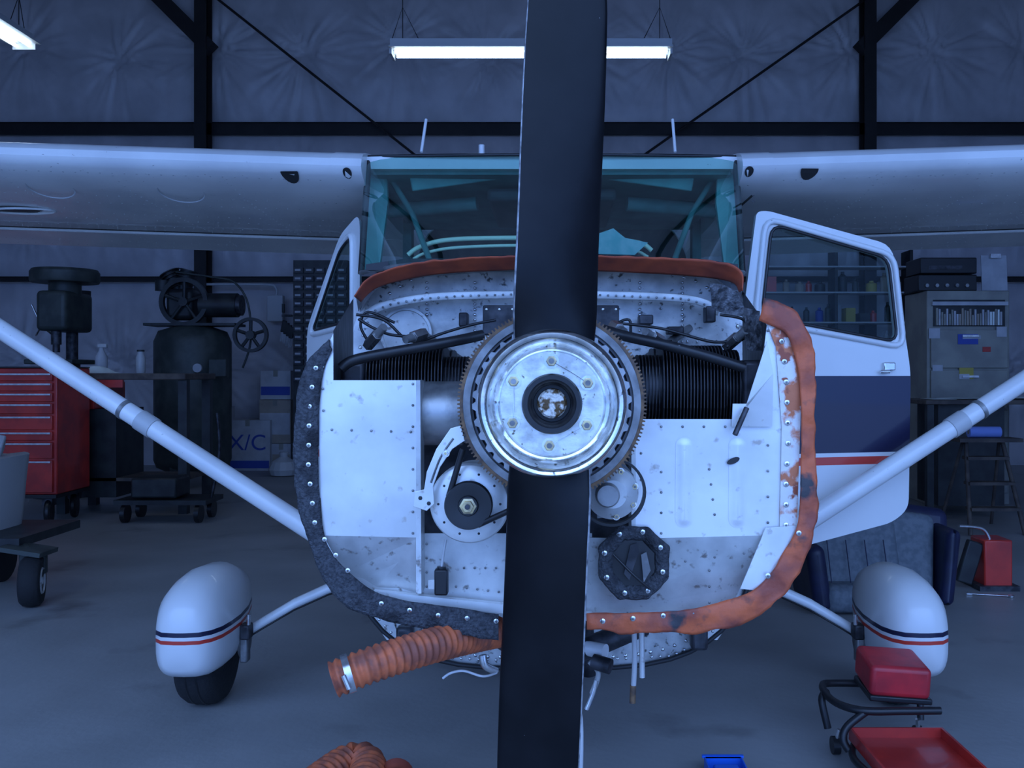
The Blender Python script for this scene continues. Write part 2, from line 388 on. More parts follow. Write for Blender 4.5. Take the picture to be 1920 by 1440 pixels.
for i,b_ in enumerate(bolts):
    c=W(b_[0],b_[1],1.817);hexb('prop_bolt_%d'%i,c,.0105,.012,m_brass);bw.append(c+Vector((0,-.008,0)))
for i in(0,2,4):
    tube('safety_wire_%d'%i,[bw[i],(bw[i]+bw[(i+1)%6])/2+Vector((.002,.002,0)),bw[(i+1)%6]],.0008,m_steel,A,seg=5)
RG=Vector((0,1.955,W(0,757,1.955).z));nt_=149;vs=[];fs=[]
ro,ri,r0=.1925,.187,.168
prof=[]
for i in range(nt_):
    for f,rr in((.0,ri),(.3,ri),(.42,ro),(.72,ro),(.84,ri)): prof.append((2*math.pi*(i+f)/nt_,rr))
n=len(prof)
for y in(-.009,.009):
    for a,rr in prof: vs.append(RG+Vector((rr*math.cos(a),y,rr*math.sin(a))))
    for a,rr in prof: vs.append(RG+Vector((r0*math.cos(a),y,r0*math.sin(a))))
for i in range(n):
    j=(i+1)%n
    fs+=[(i,j,n+j,n+i),(2*n+i,2*n+j,3*n+j,3*n+i),(i,j,2*n+j,2*n+i),(n+i,n+j,3*n+j,3*n+i)]
mk('starter_ring_gear',vs,fs,m_rust,A)
lathe('ring_gear_rim_plate',[(.181,-.0095),(.180,-.013),(.166,-.013),(.164,-.009)],RG,m_midmet,A,seg=96,cap=False)
lathe('ring_gear_support',[(.170,-.004),(.168,-.008),(.160,-.009),(.156,-.002),(.13,.0),(.05,.002),(.05,.02),(.17,.02)],RG,m_dkmet,A,seg=96,ang=40)
vs=[];fs=[];nn=34*6
for y in(-.020,-.008):
    for i in range(nn):
        a=2*math.pi*i/nn;rr=.1575+.0035*(1 if math.sin(a*34)>0 else -1);vs.append(RG+Vector((rr*math.cos(a),y,rr*math.sin(a))))
    for i in range(nn):
        a=2*math.pi*i/nn;vs.append(RG+Vector((.11*math.cos(a),y,.11*math.sin(a))))
for i in range(nn):
    j=(i+1)%nn;fs+=[(i,j,nn+j,nn+i),(2*nn+i,2*nn+j,3*nn+j,3*nn+i),(i,j,2*nn+j,2*nn+i)]
mk('scalloped_plate',vs,fs,m_gear,A)
lathe('crank_pulley',[(.05,.02),(.13,.02),(.135,.025),(.125,.035),(.135,.045),(.05,.045)],RG,m_dkmet,A,seg=64)
cyl('crank_nose',RG+Vector((0,.02,0)),RG+Vector((0,.3,0)),.085,m_midmet,A,seg=40)
cc=[]
for D,hw,hh in((2.15,.11,.10),(2.2,.15,.14),(2.28,.19,.17),(2.85,.19,.17)): cc.append(sell(0,HZ-.03,hw,hh,D,32,3.5))
loft('crankcase',cc,m_midmet,A)
loft('oil_sump',[sell(0,HZ-.26,.16,.1,2.3,24,4),sell(0,HZ-.26,.18,.13,2.4,24,4),sell(0,HZ-.26,.18,.13,2.8,24,4)],m_dkmet,A)
def cylinder_head(i,sx,Dc,x0,x1,zc,hh,hd):
    vs=[];fs=[];x=x0
    while x<x1:
        t=(x-x0)/(x1-x0);k=.78 if t<.22 else (1.0 if t<.85 else .9)
        sec=[]
        for q in range(24):
            a=2*math.pi*q/24;ca,sa=math.cos(a),math.sin(a);e=3.2
            sec.append((hd*k*math.copysign(abs(ca)**(2/e),ca),hh*k*math.copysign(abs(sa)**(2/e),sa)))
        b=len(vs)
        for xx in (x,x+.0022):
            for a_,c_ in sec: vs.append((sx*xx,Dc+a_,zc+c_))
        for q in range(24): fs.append((b+q,b+(q+1)%24,b+24+(q+1)%24,b+24+q))
        fs+=[tuple(range(b,b+24)),tuple(range(b+24,b+48))];x+=.0078
    mk('cylinder_fins_%d'%i,vs,fs,m_fin,A)
    cyl('cylinder_barrel_%d'%i,(sx*(x0-.06),Dc,zc),(sx*(x1+.01),Dc,zc),hh*.68,m_dkmet,A,seg=32)
    box('rocker_cover_%d'%i,(sx*(x1+.035),Dc,zc),(.06,hd*1.5,hh*1.3),m_dkmet,A,b=.012)
zc=W(0,728,2.32).z
cylinder_head(0,1,2.33,.205,.44,zc,.104,.10)
cylinder_head(1,-1,2.36,.205,.44,zc,.100,.10)
cylinder_head(2,1,2.60,.205,.46,zc,.104,.10)
cylinder_head(3,-1,2.64,.205,.46,zc,.100,.10)
tube('intake_pipe_a',[W(640,690,2.2),W(668,674,2.2),W(760,656,2.2),W(850,640,2.22),W(905,628,2.25)],.0125,m_black,A,seg=14)
tube('intake_pipe_b',[W(1130,618,2.25),W(1180,632,2.22),W(1260,650,2.2),W(1340,672,2.2),W(1396,690,2.2)],.0125,m_black,A,seg=14)
for k,(x,y,dx,dy) in enumerate(((690,648,30,-35),(795,625,-35,12),(1362,650,35,-30),(1240,640,-30,-18),(1150,610,20,12))):
    cyl('spark_plug_%d'%k,W(x,y,2.3),W(x+dx*.6,y+dy*.6,2.26),.014,m_steel,A,seg=6,smooth=False)
    cyl('spark_plug_collar_%d'%k,W(x+dx*.6,y+dy*.6,2.26),W(x+dx,y+dy,2.24),.010,m_midmet,A,seg=14)
wires=[[(672,598),(700,615),(735,628),(790,632)],[(668,590),(720,600),(770,640),(830,625)],[(690,640),(676,610),(690,585),(740,605)],[(1362,650),(1400,630),(1395,600),(1350,590)],[(1150,610),(1180,600),(1190,640),(1260,640)],[(820,628),(880,610),(930,600)],[(1160,606),(1240,616),(1330,640),(1370,640)]]
for k,w in enumerate(wires): tube('ignition_lead_%d'%k,[W(x,y,2.28+.03*(k%3)) for x,y in w],.0035,m_blackpl,A,seg=8)
plate('engine_top_plate',[(905,572),(1161,572),(1161,628),(905,628)],.05,m_dkmet,A,D=2.5,b=.004)
rivets('top_plate_screws',rl([(912,580),(1155,580)],2.499,24),.004,m_steel,A)
for k,(x,y,r) in enumerate(((980,640,.03),(1080,640,.03))): cyl('magneto_%d'%k,W(x,y,2.55),W(x,y,2.75),r,m_midmet,A)
for k,s in enumerate((-1,1)):
    tube('engine_mount_%d'%k,[(s*.19,2.7,HZ-.1),(s*.4,2.93,HZ-.25)],.012,m_midmet,A,sm=0)
    tube('engine_mount_up_%d'%k,[(s*.19,2.7,HZ+.05),(s*.42,2.93,HZ+.2)],.012,m_midmet,A,sm=0)
# ---- fuselage
def fring(D,hw,zb,zt,e=4.2,eb=3.4):
    zm=zb+(zt-zb)*.5
    return sell(0,zm,hw,(zt-zb)/2,D,48,e,eb)
loft('fuselage_forward_shell',[fring(2.93,.635,.40,1.655),fring(3.15,.66,.40,1.662),fring(3.46,.69,.40,1.665)],m_fus,A,cap=True,ang=40)
ring=fring(2.925,.63,.405,1.65);mk('firewall',ring,[tuple(range(48))],m_fire,A)
tube('belly_edge_trim',[v+Vector((0,-.01,-.002)) for v in ring[24:]+ring[:1]],.007,m_trimhole,A,sm=0)
rivets('firewall_rivets',[Vector((0,2.92,1.02)).lerp(v,.955) for v in resample(ring+[ring[0]],110)],.006,m_steel,A)
loft('belly_shell',[sell(0,.60,.69,.2,3.46,40,4,3.0),sell(0,.60,.69,.2,4.5,40,4,3.0)],m_fus,A,ang=40)
loft('aft_cabin_shell',[fring(4.6,.68,.40,2.08,5,3),fring(5.2,.58,.46,2.04,4,2.6),fring(5.9,.42,.60,1.75,3,2.6),fring(8.6,.10,1.02,1.32,2.4,2.4)],m_fus,A,ang=40)
mk('cabin_bulkhead',fring(4.59,.675,.41,2.07,5,3),[tuple(range(48))],m_cabin,A)
loft('vertical_fin',[[Vector((x*.03,D,1.3)) for x,D in((-1,7.9),(1,7.9),(1,8.75),(-1,8.75))],[Vector((x*.015,D,2.35)) for x,D in((-1,8.4),(1,8.4),(1,8.85),(-1,8.85))]],m_white,A,cap=True)
loft('horizontal_stabilizer',[[Vector((s*1.3,D,z)) for D,z in((8.2,1.22),(8.25,1.245),(8.8,1.225),(8.8,1.215),(8.25,1.2))] for s in(-1,1)],m_white,A)
loft('cabin_roof',[[Vector((x,D,z)) for x,z in((-.69,2.06),(-.69,zt_),(-.3,zt_+.012),(.3,zt_+.012),(.69,zt_),(.69,2.06))] for D,zt_ in((3.57,2.105),(3.65,2.125),(4.1,2.14),(4.62,2.11))],m_white,A,ang=30)
loft('headliner',[[Vector((x,D,z)) for x,z in((-.67,z_-.015),(-.67,z_),(.67,z_),(.67,z_-.015))] for D,z_ in((3.6,2.06),(4.58,2.0))],m_teal,A)
box('overhead_console',(0,4.05,1.99),(.5,.7,.05),m_cabin,A,b=.015)
for s in(-1,1):
    k='l' if s<0 else 'r'
    tube('windshield_post_'+k,[(s*.69,3.47,1.66),(s*.688,3.53,1.88),(s*.684,3.58,2.09)],.012,m_black,A,seg=8,sm=0)
    plate('door_post_'+k,[(CX+s*352,505,3.56),(CX+s*324,505,3.60),(CX+s*308,380,3.64),(CX+s*312,300,3.68),(CX+s*338,292,3.66)],.03,m_visor,A)
    tube('v_brace_'+k,[W(CX+s*225,500,3.5),W(CX+s*262,400,3.65),W(CX+s*318,310,3.75)],.011,m_teal,A,seg=8,sm=0)
    tube('spar_carry_'+k,[(s*.66,3.9,1.96),(s*.3,3.85,1.98)],.03,m_teal,A,seg=8,sm=0)
    box('rear_door_post_'+k,(s*.67,4.48,1.4),(.04,.08,1.35),m_teal,A)
    box('sun_visor_'+k,W(CX+s*178,326,3.66),(.36,.012,.085),m_visor,A,rot=(math.radians(20),math.radians(s*8),0),b=.006)
bb('cabin_floor',-.66,.66,3.5,4.58,.70,.74,m_cabin,A)
bb('instrument_panel',-.64,.64,3.44,3.48,1.2,1.645,m_blackpl,A)
loft('glareshield',[[Vector((-.64,D,z)),Vector((-.5,D,z+.02)),Vector((.5,D,z+.02)),Vector((.64,D,z)),Vector((.64,D,z-.02)),Vector((-.64,D,z-.02))] for D,z in((3.3,1.675),(3.55,1.69))],m_blackpl,A)
tube('reflection_arc_a',[W(765,478,3.58),W(790,462,3.58),W(850,449,3.58),W(1000,446,3.58),W(1140,449,3.58),W(1200,456,3.58),W(1222,470,3.58)],.009,m_cream,A)  # windshield reflection modelled as a cream tube, no real trim
tube('reflection_arc_b',[W(775,486,3.56),W(800,474,3.56),W(860,464,3.56),W(1000,460,3.56),W(1140,464,3.56),W(1190,470,3.56),W(1215,482,3.56)],.006,m_cream,A)  # second, thinner arc of the same modelled reflection
plate('chart_paper',[(1122,438),(1150,428),(1172,446),(1215,455),(1190,478),(1122,476)],.002,M('teal_chart',(.2,.5,.5),.6,col2=(.4,.6,.6),scale=20),A,D=3.5)
for s in(-1,1):
    box('front_seat_back_%d'%s,(s*.3,4.35,1.2),(.46,.12,.56),m_navyv,A,rot=(math.radians(-8),0,0),b=.04)
    box('front_seat_base_%d'%s,(s*.3,4.1,.92),(.46,.45,.14),m_navyv,A,b=.04)
    cyl('seat_post_%d'%s,(s*.3,4.1,.74),(s*.3,4.1,.9),.04,m_steel,A)
vs=[];fs=[];NX,NZ=33,15
for j in range(NZ):
    t=j/(NZ-1)
    for i in range(NX):
        x=-.69+1.38*i/(NX-1);q=abs(x/.69)**2.6
        D0=3.06+.40*q;z0=1.66;D1=3.555+.03*q;z1=2.108
        D=D0+(D1-D0)*t-.05*math.sin(math.pi*t);z=z0+(z1-z0)*t
        vs.append((x*(1-.006*t),D,z))
for j in range(NZ-1):
    for i in range(NX-1): a=j*NX+i;fs.append((a,a+1,a+NX+1,a+NX))
mk('windshield',vs,fs,m_glass,A,True,180)
tube('windshield_top_trim',[Vector(v)+Vector((0,-.004,0)) for v in vs[(NZ-1)*NX:]],.006,m_black,A,sm=0)
tube('windshield_base_trim',[Vector(v)+Vector((0,-.004,.002)) for v in vs[:NX]],.008,m_midmet,A,sm=0)
# ---- wings
AF=[(0,0),(.008,.028),(.025,.048),(.06,.066),(.12,.082),(.22,.094),(.35,.094),(.55,.062),(.75,.0),(1,-.128),(1,-.136),(.86,-.118),(.725,-.104),(.72,-.098),(.7,-.107),(.5,-.104),(.3,-.093),(.15,-.078),(.06,-.055),(.02,-.032),(.005,-.014)]
for s in(-1,1):
    k='l' if s<0 else 'r'
    secs=[]
    for X,ch,le in((.69,1.6,3.46),(.9,1.6,3.46),(2.0,1.6,3.46),(3.2,1.6,3.46),(5.4,1.15,3.56),(5.5,.9,3.66)):
        z0=2.047+(X-.69)*.033;secs.append([Vector((s*X,le+a*ch,z0+b_*(1 if X<5.45 else .4))) for a,b_ in AF])
    loft('wing_'+k,secs,m_white,A,ang=28)
    c2=[[Vector((s*X,3.46+1.6*a-.003*(1 if a<.3 else -1),2.047+(X-.69)*.033+b_*1.03)) for a,b_ in AF] for X in(.688,.80)]
    loft('wing_root_fairing_'+k,c2,m_white,A,ang=28)
    def onw(px,frac,extra=.0015):
        bot=sorted(set([(a,b_) for a,b_ in AF[10:]]+[(0,0)]))
        for q in range(len(bot)-1):
            if bot[q][0]<=frac<=bot[q+1][0]:
                t=(frac-bot[q][0])/max(1e-6,bot[q+1][0]-bot[q][0]);b_=bot[q][1]*(1-t)+bot[q+1][1]*t;break
        D=3.46+1.6*frac;X=(px-CX)*D/F;return Vector((X,D,2.047+(abs(X)-.69)*.033+b_-extra))
    R=[]
    for fr_ in(.04,.2,.28,.42,.5,.62,.69,.78,.9,.97):
        X=.85
        while X<3.4:
            p_=onw(CX+s*X*F/(3.46+1.6*fr_),fr_,0);R.append(p_);X+=.045
    for X in(1.2,1.62,2.05,2.5,2.95):
        for q in range(30):
            f_=.05+q*.031;p_=onw(CX+s*X*F/(3.46+1.6*f_),f_,0);R.append(p_)
    rivets('wing_rivets_'+k,R,.0035,m_fixture,A,nrm=(0,-.2,-1))
    def nose(px,py,r,nm,n=20,half_=False,ex=0):
        c=W(px,py,3.463);pts=[]
        for q in range(n):
            a=2*math.pi*q/n
            if half_ and math.sin(a)>.15: dz=.15*r
            else: dz=math.sin(a)*r
            pts.append(c+Vector((math.cos(a)*r*(1.25 if half_ else 1),0,dz)))
        vs=[]
        for q in pts:
            zrel=q.z-(2.047+(abs(q.x)-.69)*.033)
            cand=AF[:4] if zrel>0 else [AF[0]]+AF[::-1][:6]
            f_=0
            for g in range(len(cand)-1):
                za,zb_=cand[g][1],cand[g+1][1]
                if min(za,zb_)<=zrel<=max(za,zb_): f_=cand[g][0]+(cand[g+1][0]-cand[g][0])*(zrel-za)/((zb_-za) or 1);break
            vs.append(Vector((q.x,3.46+f_*1.6-.008,q.z)))
        mk(nm,vs,[tuple(range(n))],m_trimhole,A)
    RGP=[(.085,0),(.088,-.003),(.084,-.003),(.082,0)]
    if s<0:
        nose(540,322,.026,'wing_vent_l',half_=True);nose(650,323,.016,'wing_root_hole_l')
        for y in(345,357): nose(652,y,.005,'fairing_screw_l_%d'%y)
        lathe('access_ring_l1',RGP,onw(340,.14,.0),m_fixture,A,axis=(0,.3,1),seg=32,closedprof=True)
        lathe('access_ring_l2',RGP,onw(95,.14,.0),m_fixture,A,axis=(0,.3,1),seg=32,closedprof=True)
        p_=onw(45,.40,.003);mk('underwing_inlet',[p_+Vector((math.cos(a)*.13,math.sin(a)*.07,0)) for a in [2*math.pi*q/20 for q in range(20)]],[tuple(range(20))],m_trimhole,A)
        tube('inlet_lip',[p_+Vector((math.cos(a)*.13,math.sin(a)*.07,-.004)) for a in [2*math.pi*q/20 for q in range(20)]],.005,m_white,A,closed=True,sm=0,seg=6)
    else:
        nose(1519,318,.026,'wing_vent_r',half_=True);nose(1405,321,.016,'wing_root_hole_r')
        for y in(342,354,366,378): nose(1411,y,.0055,'fairing_screw_r_%d'%y)
    tube('flap_gap_'+k,[onw(CX+s*X*F/(3.46+1.6*.71),.71,.001) for X in(.82,2,3.4)],.007,m_trimhole,A,sm=0,seg=6)
    tube('flap_leading_edge_'+k,[onw(CX+s*X*F/(3.46+1.6*.735),.735,.004) for X in(.82,2,3.4)],.010,m_white,A,sm=0,seg=8)
    hi=W(CX+s*1370,400,3.92);lo=W(CX+s*300,1093,3.40)
    d=(hi-lo)
    tube('wing_strut_'+k,[lo,lo+d*.5,hi],.036,m_white,A,seg=20,sm=0)
    mid=lo+d*.395
    tube('strut_cuff_'+k,[mid-d*.012,mid+d*.012],.040,m_fixture,A,seg=20,sm=0)
    tube('strut_cuff_b_'+k,[mid+d*.035,mid+d*.041],.039,m_midmet,A,seg=20,sm=0)
    box('strut_foot_'+k,lo,(.12,.12,.12),m_white,A,b=.02)
    box('strut_top_cuff_'+k,hi,(.16,.16,.05),m_white,A,b=.01)
    wx=s*1.36
    legp=[Vector((s*.42,3.92,.52)),W(CX+s*(CX-620),1102,3.9),W(CX+s*(CX-452),1193,3.86),Vector((s*1.30,3.82,.2))]
    tube('gear_leg_'+k,legp,lambda t,i:.032-.012*t,m_white,A,seg=14,sm=3,flat=.8)
    tube('brake_line_'+k,[v+Vector((0,-.03,-.02)) for v in legp],.004,m_black,A,seg=6,sm=3)
    PS=[(3.50,.02,.28,.36),(3.51,.07,.21,.43),(3.545,.104,.178,.475),(3.60,.124,.165,.51),(3.68,.132,.16,.53),(3.78,.134,.16,.54),(3.93,.118,.175,.53),(4.08,.085,.22,.48),(4.22,.03,.3,.41)]
    loft('wheel_pant_'+k,[sell(wx,(zl+zh)/2,hw,(zh-zl)/2,D,32,2.3,3.6) for D,hw,zl,zh in PS],m_pant,A,ang=60)
    lathe('main_tyre_'+k,[(.09,-.07),(.15,-.078),(.18,-.07),(.196,-.045),(.2,0),(.196,.045),(.18,.07),(.15,.078),(.09,.07)],(wx,3.8,.2),m_tyre,A,axis=(1,0,0),seg=48,ang=60)
    for g in(-.02,0.02): lathe('tyre_groove_%s_%d'%(k,g*100),[(.199,-.004),(.2005,0),(.199,.004)],(wx+g,3.8,.2),m_blackpl,A,axis=(1,0,0),seg=48)
    ix=wx-s*.135
    cyl('brake_disc_'+k,(ix,3.85,.23),(ix+s*.015,3.85,.23),.07,m_midmet,A)
    box('brake_caliper_'+k,(ix-s*.015,3.8,.28),(.04,.06,.06),m_dkmet,A,b=.008)
    box('brake_bracket_'+k,(ix-s*.01,3.8,.22),(.03,.05,.12),m_midmet,A,b=.006)
    cyl('brake_fitting_'+k,(ix-s*.03,3.78,.31),(ix-s*.03,3.78,.35),.008,m_steel,A)
tube('antenna_a',[W(790,285,3.8),W(799,224,3.85)],.006,m_white,A,sm=0)
tube('antenna_b',[W(1266,285,3.8),W(1261,224,3.85)],.006,m_white,A,sm=0)
cyl('vent_cap',W(903,290,3.9),W(903,272,3.9),.012,m_white,A)
cyl('exhaust_stack',W(1095,1170,2.7),W(1105,1260,2.75),.026,m_dkmet,A)
# ---- doors
def door(name,hinge,ang,s,pts,win,hd):
    g=A;ca,sa=math.cos(ang),math.sin(ang)
    def P(u,z,t): return Vector((hinge[0]+s*(u*ca), hinge[1]+u*sa+t, z))
    def ring(poly,k=4,r=.06):
        out=[];N=len(poly)
        for i in range(N):
            a=Vector(poly[i-1]);b=Vector(poly[i]);c=Vector(poly[(i+1)%N]);ra=min(r,(a-b).length*.45,(c-b).length*.45)
            p=b+(a-b).normalized()*ra;q=b+(c-b).normalized()*ra
            for j in range(k+1):
                t=j/k;out.append(p*(1-t)**2+b*2*t*(1-t)+q*t*t)
        return out
    o=ring(pts);w=ring(win,r=.05);th=.035
    def filled(loop1,loop2,t):
        bm=bmesh.new();e=[]
        for lp in(loop1,loop2):
            v=[bm.verts.new(P(q.x,q.y,t)) for q in lp]
            for i in range(len(v)): e.append(bm.edges.new((v[i],v[(i+1)%len(v)])))
        bmesh.ops.triangle_fill(bm,edges=e,use_beauty=True);return bm
    for nm,t in(('skin_outer',0),('skin_inner',th)):
        bm=filled(o,w,t);me=bpy.data.meshes.new(nm);bm.to_mesh(me);bm.free();me.materials.append(m_fus);ob=bpy.data.objects.new(name+'_'+nm,me);sc.collection.objects.link(ob);ob.parent=g
    for nm,lp in(('edge',o),('window_reveal',w)):
        N=len(lp);v=[P(q.x,q.y,0) for q in lp]+[P(q.x,q.y,th) for q in lp]
        mk(name+'_'+nm,v,[(i,(i+1)%N,N+(i+1)%N,N+i) for i in range(N)],m_fus,g)
    tube(name+'_window_seal',[P(q.x,q.y,-.004) for q in w],.006,m_black,g,closed=True,sm=0,seg=8)
    cen=sum(w,Vector((0,0)))/len(w)
    w2=[cen+(q-cen)*1.10 for q in w]
    tube(name+'_window_frame',[P(q.x,q.y,-.006) for q in w2],.011,m_white,g,closed=True,sm=0,seg=8)
    mk(name+'_glass',[P(q.x,q.y,th*.5) for q in w],[tuple(range(len(w)))],m_glass2,g)
    return P
Dd=3.6
def zz(y,D=Dd): return CZ+(CY-y)*D/F
V2=lambda u,z:Vector((u,z))
P=door('door_r',(.70,3.52),math.radians(14),1,[V2(.0,zz(595)),V2(.055,zz(402)),V2(.10,zz(400)),V2(.62,zz(455)),V2(.68,zz(640)),V2(.70,zz(700)),V2(.69,zz(960)),V2(.62,zz(985)),V2(.22,zz(1025)),V2(.0,zz(1030))],
  [V2(.075,zz(595)),V2(.115,zz(425)),V2(.60,zz(480)),V2(.64,zz(640))],Dd)
box('door_r_latch',P(.60,zz(687),-.012),(.045,.02,.03),m_steel,A,b=.004)
cyl('door_r_latch_pin',P(.56,zz(697),-.02),P(.60,zz(697),-.02),.006,m_steel,A)
P=door('door_l',(-.70,3.55),math.radians(58),-1,[V2(.03,zz(1000)),V2(.03,zz(400)),V2(.25,zz(430)),V2(.66,zz(615,4.0)),V2(.66,zz(940))],
  [V2(.12,zz(600)),V2(.12,zz(440)),V2(.25,zz(460)),V2(.58,zz(620,4.0))],Dd)
# ================= front baffles
B=2.15
plate('baffle_left',[(625,713),(786,713),(786,1008),(606,1004),(599,900),(598,770),(606,690),(618,640),(625,625)],.004,m_alu,A,D=B)
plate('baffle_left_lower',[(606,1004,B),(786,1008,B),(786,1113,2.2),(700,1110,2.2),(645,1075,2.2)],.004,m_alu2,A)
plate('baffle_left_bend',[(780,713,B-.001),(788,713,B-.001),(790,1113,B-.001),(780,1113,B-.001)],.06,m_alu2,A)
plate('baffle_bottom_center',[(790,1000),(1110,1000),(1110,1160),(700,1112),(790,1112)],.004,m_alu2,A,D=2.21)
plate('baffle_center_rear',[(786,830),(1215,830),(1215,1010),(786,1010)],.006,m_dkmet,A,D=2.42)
cyl('oil_cooler_duct',W(785,775,2.25),W(868,775,2.25),.075,m_gear,A,seg=40)
plate('baffle_lower_flange',[(700,1108),(940,1133),(1110,1150),(1110,1165),(940,1150),(695,1120)],.02,m_alu,A,D=2.17)
plate('baffle_right',[(1190,786),(1396,786),(1398,757),(1420,757),(1438,610),(1452,640),(1466,800),(1466,1003),(1190,1010)],.004,m_alu,A,D=B)
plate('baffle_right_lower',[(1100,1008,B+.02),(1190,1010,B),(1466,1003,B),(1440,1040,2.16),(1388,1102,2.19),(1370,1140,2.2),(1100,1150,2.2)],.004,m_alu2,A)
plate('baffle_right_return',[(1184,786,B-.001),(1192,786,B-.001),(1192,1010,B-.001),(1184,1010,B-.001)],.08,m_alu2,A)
plate('baffle_gusset',[(1438,640,2.12),(1450,700,2.12),(1448,800,2.14),(1372,800,2.14),(1374,757,2.14),(1400,757,2.14)],.003,m_alu,A)
cyl('gusset_pin',W(1400,765,2.12),W(1378,815,2.10),.006,m_dkmet,A)
for k,x in enumerate((1283,1383)):
    vs=[];fs=[];n=24;h_=85
    for j in range(9):
        rr=1-j/8
        for i in range(n):
            a=2*math.pi*i/n;cx=math.cos(a)*17*rr;cy=math.sin(a)*17*rr+(h_-17)*(1 if math.sin(a)>0 else -1)*(1 if rr>0 else 0)
            p_=W(x+cx,905+cy,B-.001);p_.y-=.0035*(.5+.5*math.cos(math.pi*rr));vs.append(p_)
    for j in range(8):
        for i in range(n): fs.append((j*n+i,j*n+(i+1)%n,(j+1)*n+(i+1)%n,(j+1)*n+i))
    mk('embossed_bead_%d'%k,vs,fs,m_alu,A,True,80)
mk('baffle_hole',[W(1375+12*math.cos(a),864+6*math.sin(a)-4*math.cos(a),B-.008) for a in [2*math.pi*q/16 for q in range(16)]],[tuple(range(16))],m_trimhole,A)
m_stain=M('orange_stained_metal',(.78,.74,.7),.5,.2,col2=(.6,.18,.08),scale=16,lo=.5,hi=.56,bump=.3,bscale=20,col3=(.36,.09,.05),s3=30,lo3=.58,hi3=.64)
plate('seal_strip_right',[(1438,605),(1492,600),(1502,760),(1494,990),(1462,992),(1466,800),(1455,650)],.004,m_stain,A,D=B-.006)
plate('corner_patch_right',[(1436,990),(1500,985),(1505,1030),(1450,1110),(1388,1104)],.004,m_alu,A,D=B-.012)
seal('black_seal_left',[(618,636),(585,668),(562,712),(553,790),(553,890),(560,950),(578,1010),(600,1070),(640,1130),(700,1155),(800,1180),(935,1200)],
     [(622,655),(606,700),(598,780),(598,900),(604,980),(618,1030),(650,1068),(700,1108),(760,1126),(800,1132),(860,1140),(935,1152)],B-.004,m_rub,A,bulge=.004,wr=.004)
seal('orange_seal_right',[(1432,566),(1470,575),(1500,596),(1524,650),(1528,760),(1525,830),(1532,900),(1530,990),(1505,1060),(1470,1115),(1410,1158),(1330,1182),(1240,1188),(1100,1182)],
     [(1424,600),(1450,612),(1476,628),(1496,690),(1501,760),(1502,830),(1500,900),(1494,985),(1466,1040),(1434,1088),(1388,1118),(1310,1138),(1220,1148),(1100,1150)],B-.014,m_ora,A,bulge=.003,wr=.009,fr=18)
seal('orange_top_seal',[(664,556),(690,522),(740,502),(800,490),(900,482),(1035,480),(1150,480),(1300,486),(1384,502),(1392,545)],
     [(676,566),(705,540),(760,524),(830,513),(930,507),(1035,505),(1150,509),(1290,517),(1370,528),(1386,548)],2.72,m_ora2,A,bulge=.0,wr=.005,Do=2.66,th=.003)
seal('firewall_arch_angle',[(676,590),(705,570),(760,556),(830,548),(960,545),(1100,545),(1290,553),(1350,575)],[(676,606),(710,585),(765,571),(830,563),(960,560),(1100,560),(1290,568),(1345,592)],2.84,m_alu2,A,bulge=.002,wr=.001,fr=5)
rivets('arch_rivets',rl([(690,588),(730,571),(790,560),(860,555),(960,552),(1100,552),(1285,560),(1335,575)],2.832,15),.0035,m_midmet,A)
O=resample(cat([W(p[0],p[1],2.74) for p in [(668,560),(695,530),(760,508),(900,494),(1035,491),(1150,491),(1300,498),(1384,515),(1390,548)]],6),60)
I=resample(cat([W(p[0],p[1],2.93) for p in [(672,585),(700,540),(765,524),(900,512),(1035,508),(1150,508),(1300,514),(1380,530),(1392,585)]],6),60)
mk('firewall_flange',O+I,[(i,i+1,61+i,60+i) for i in range(59)],m_fire,A,True,60)
plate('side_well_left',[(625,620,2.15),(662,560,2.8),(662,730,2.8),(625,713,2.15)],.004,m_dkmet,A)
mk('side_well_right',[W(1438,610,2.15),W(1392,545,2.8),W(1392,740,2.8),W(1425,770,2.15)],[(0,1,2,3)],m_dkmet,A)
m_shield=M('heat_shield_sheet',(.16,.16,.17),.5,.5,col2=(.05,.05,.055),scale=60,lo=.4,hi=.6,bump=.5,bscale=90)
for nm,x0_,y0_,wx_,hy_,D_ in(('heat_shield_upper',1325,530,60,52,2.5),('heat_shield_lower',1385,575,42,75,2.25)):
    vs=[];fs=[]
    for i in range(12):
        for j in range(12):
            u,v=i/11,j/11;p_=W(x0_+u*wx_+v*14,y0_+v*hy_+u*12,D_)
            p_+=Vector((noise.noise(p_*18)*.012,noise.noise(p_*14+Vector((5,0,0)))*.03,noise.noise(p_*18+Vector((0,7,0)))*.012));vs.append(p_)
    for i in range(11):
        for j in range(11): a=i*12+j;fs.append((a,a+1,a+13,a+12))
    mk(nm,vs,fs,m_shield,A,True,50)
lathe('firewall_port',[(.078,0),(.078,-.012),(.070,-.012),(.068,-.004),(.0,-.004)],W(762,625,2.9),m_alu2,A,axis=(0,1,0),seg=40,cap=False)
rivets('firewall_row',rl([(690,640),(1380,640)],2.915,18)+rl([(800,530),(800,640)],2.915,10)+rl([(890,530),(890,640)],2.915,10)+rl([(1200,530),(1200,640)],2.915,10)+rl([(1280,530),(1280,640)],2.915,10)+rl([(700,1150),(760,1215),(800,1232),(930,1238)],2.915,16)+rl([(1110,1238),(1260,1230),(1320,1200),(1370,1150)],2.915,16),.0045,m_steel,A)
for k,(x,y,w_,h_) in enumerate(((1210,600,26,18),(1330,590,18,30),(1265,620,30,14),(870,600,16,26))): box('firewall_fitting_%d'%k,W(x,y,2.86),(w_*.0016,.06,h_*.0016),m_dkmet,A,b=.004)
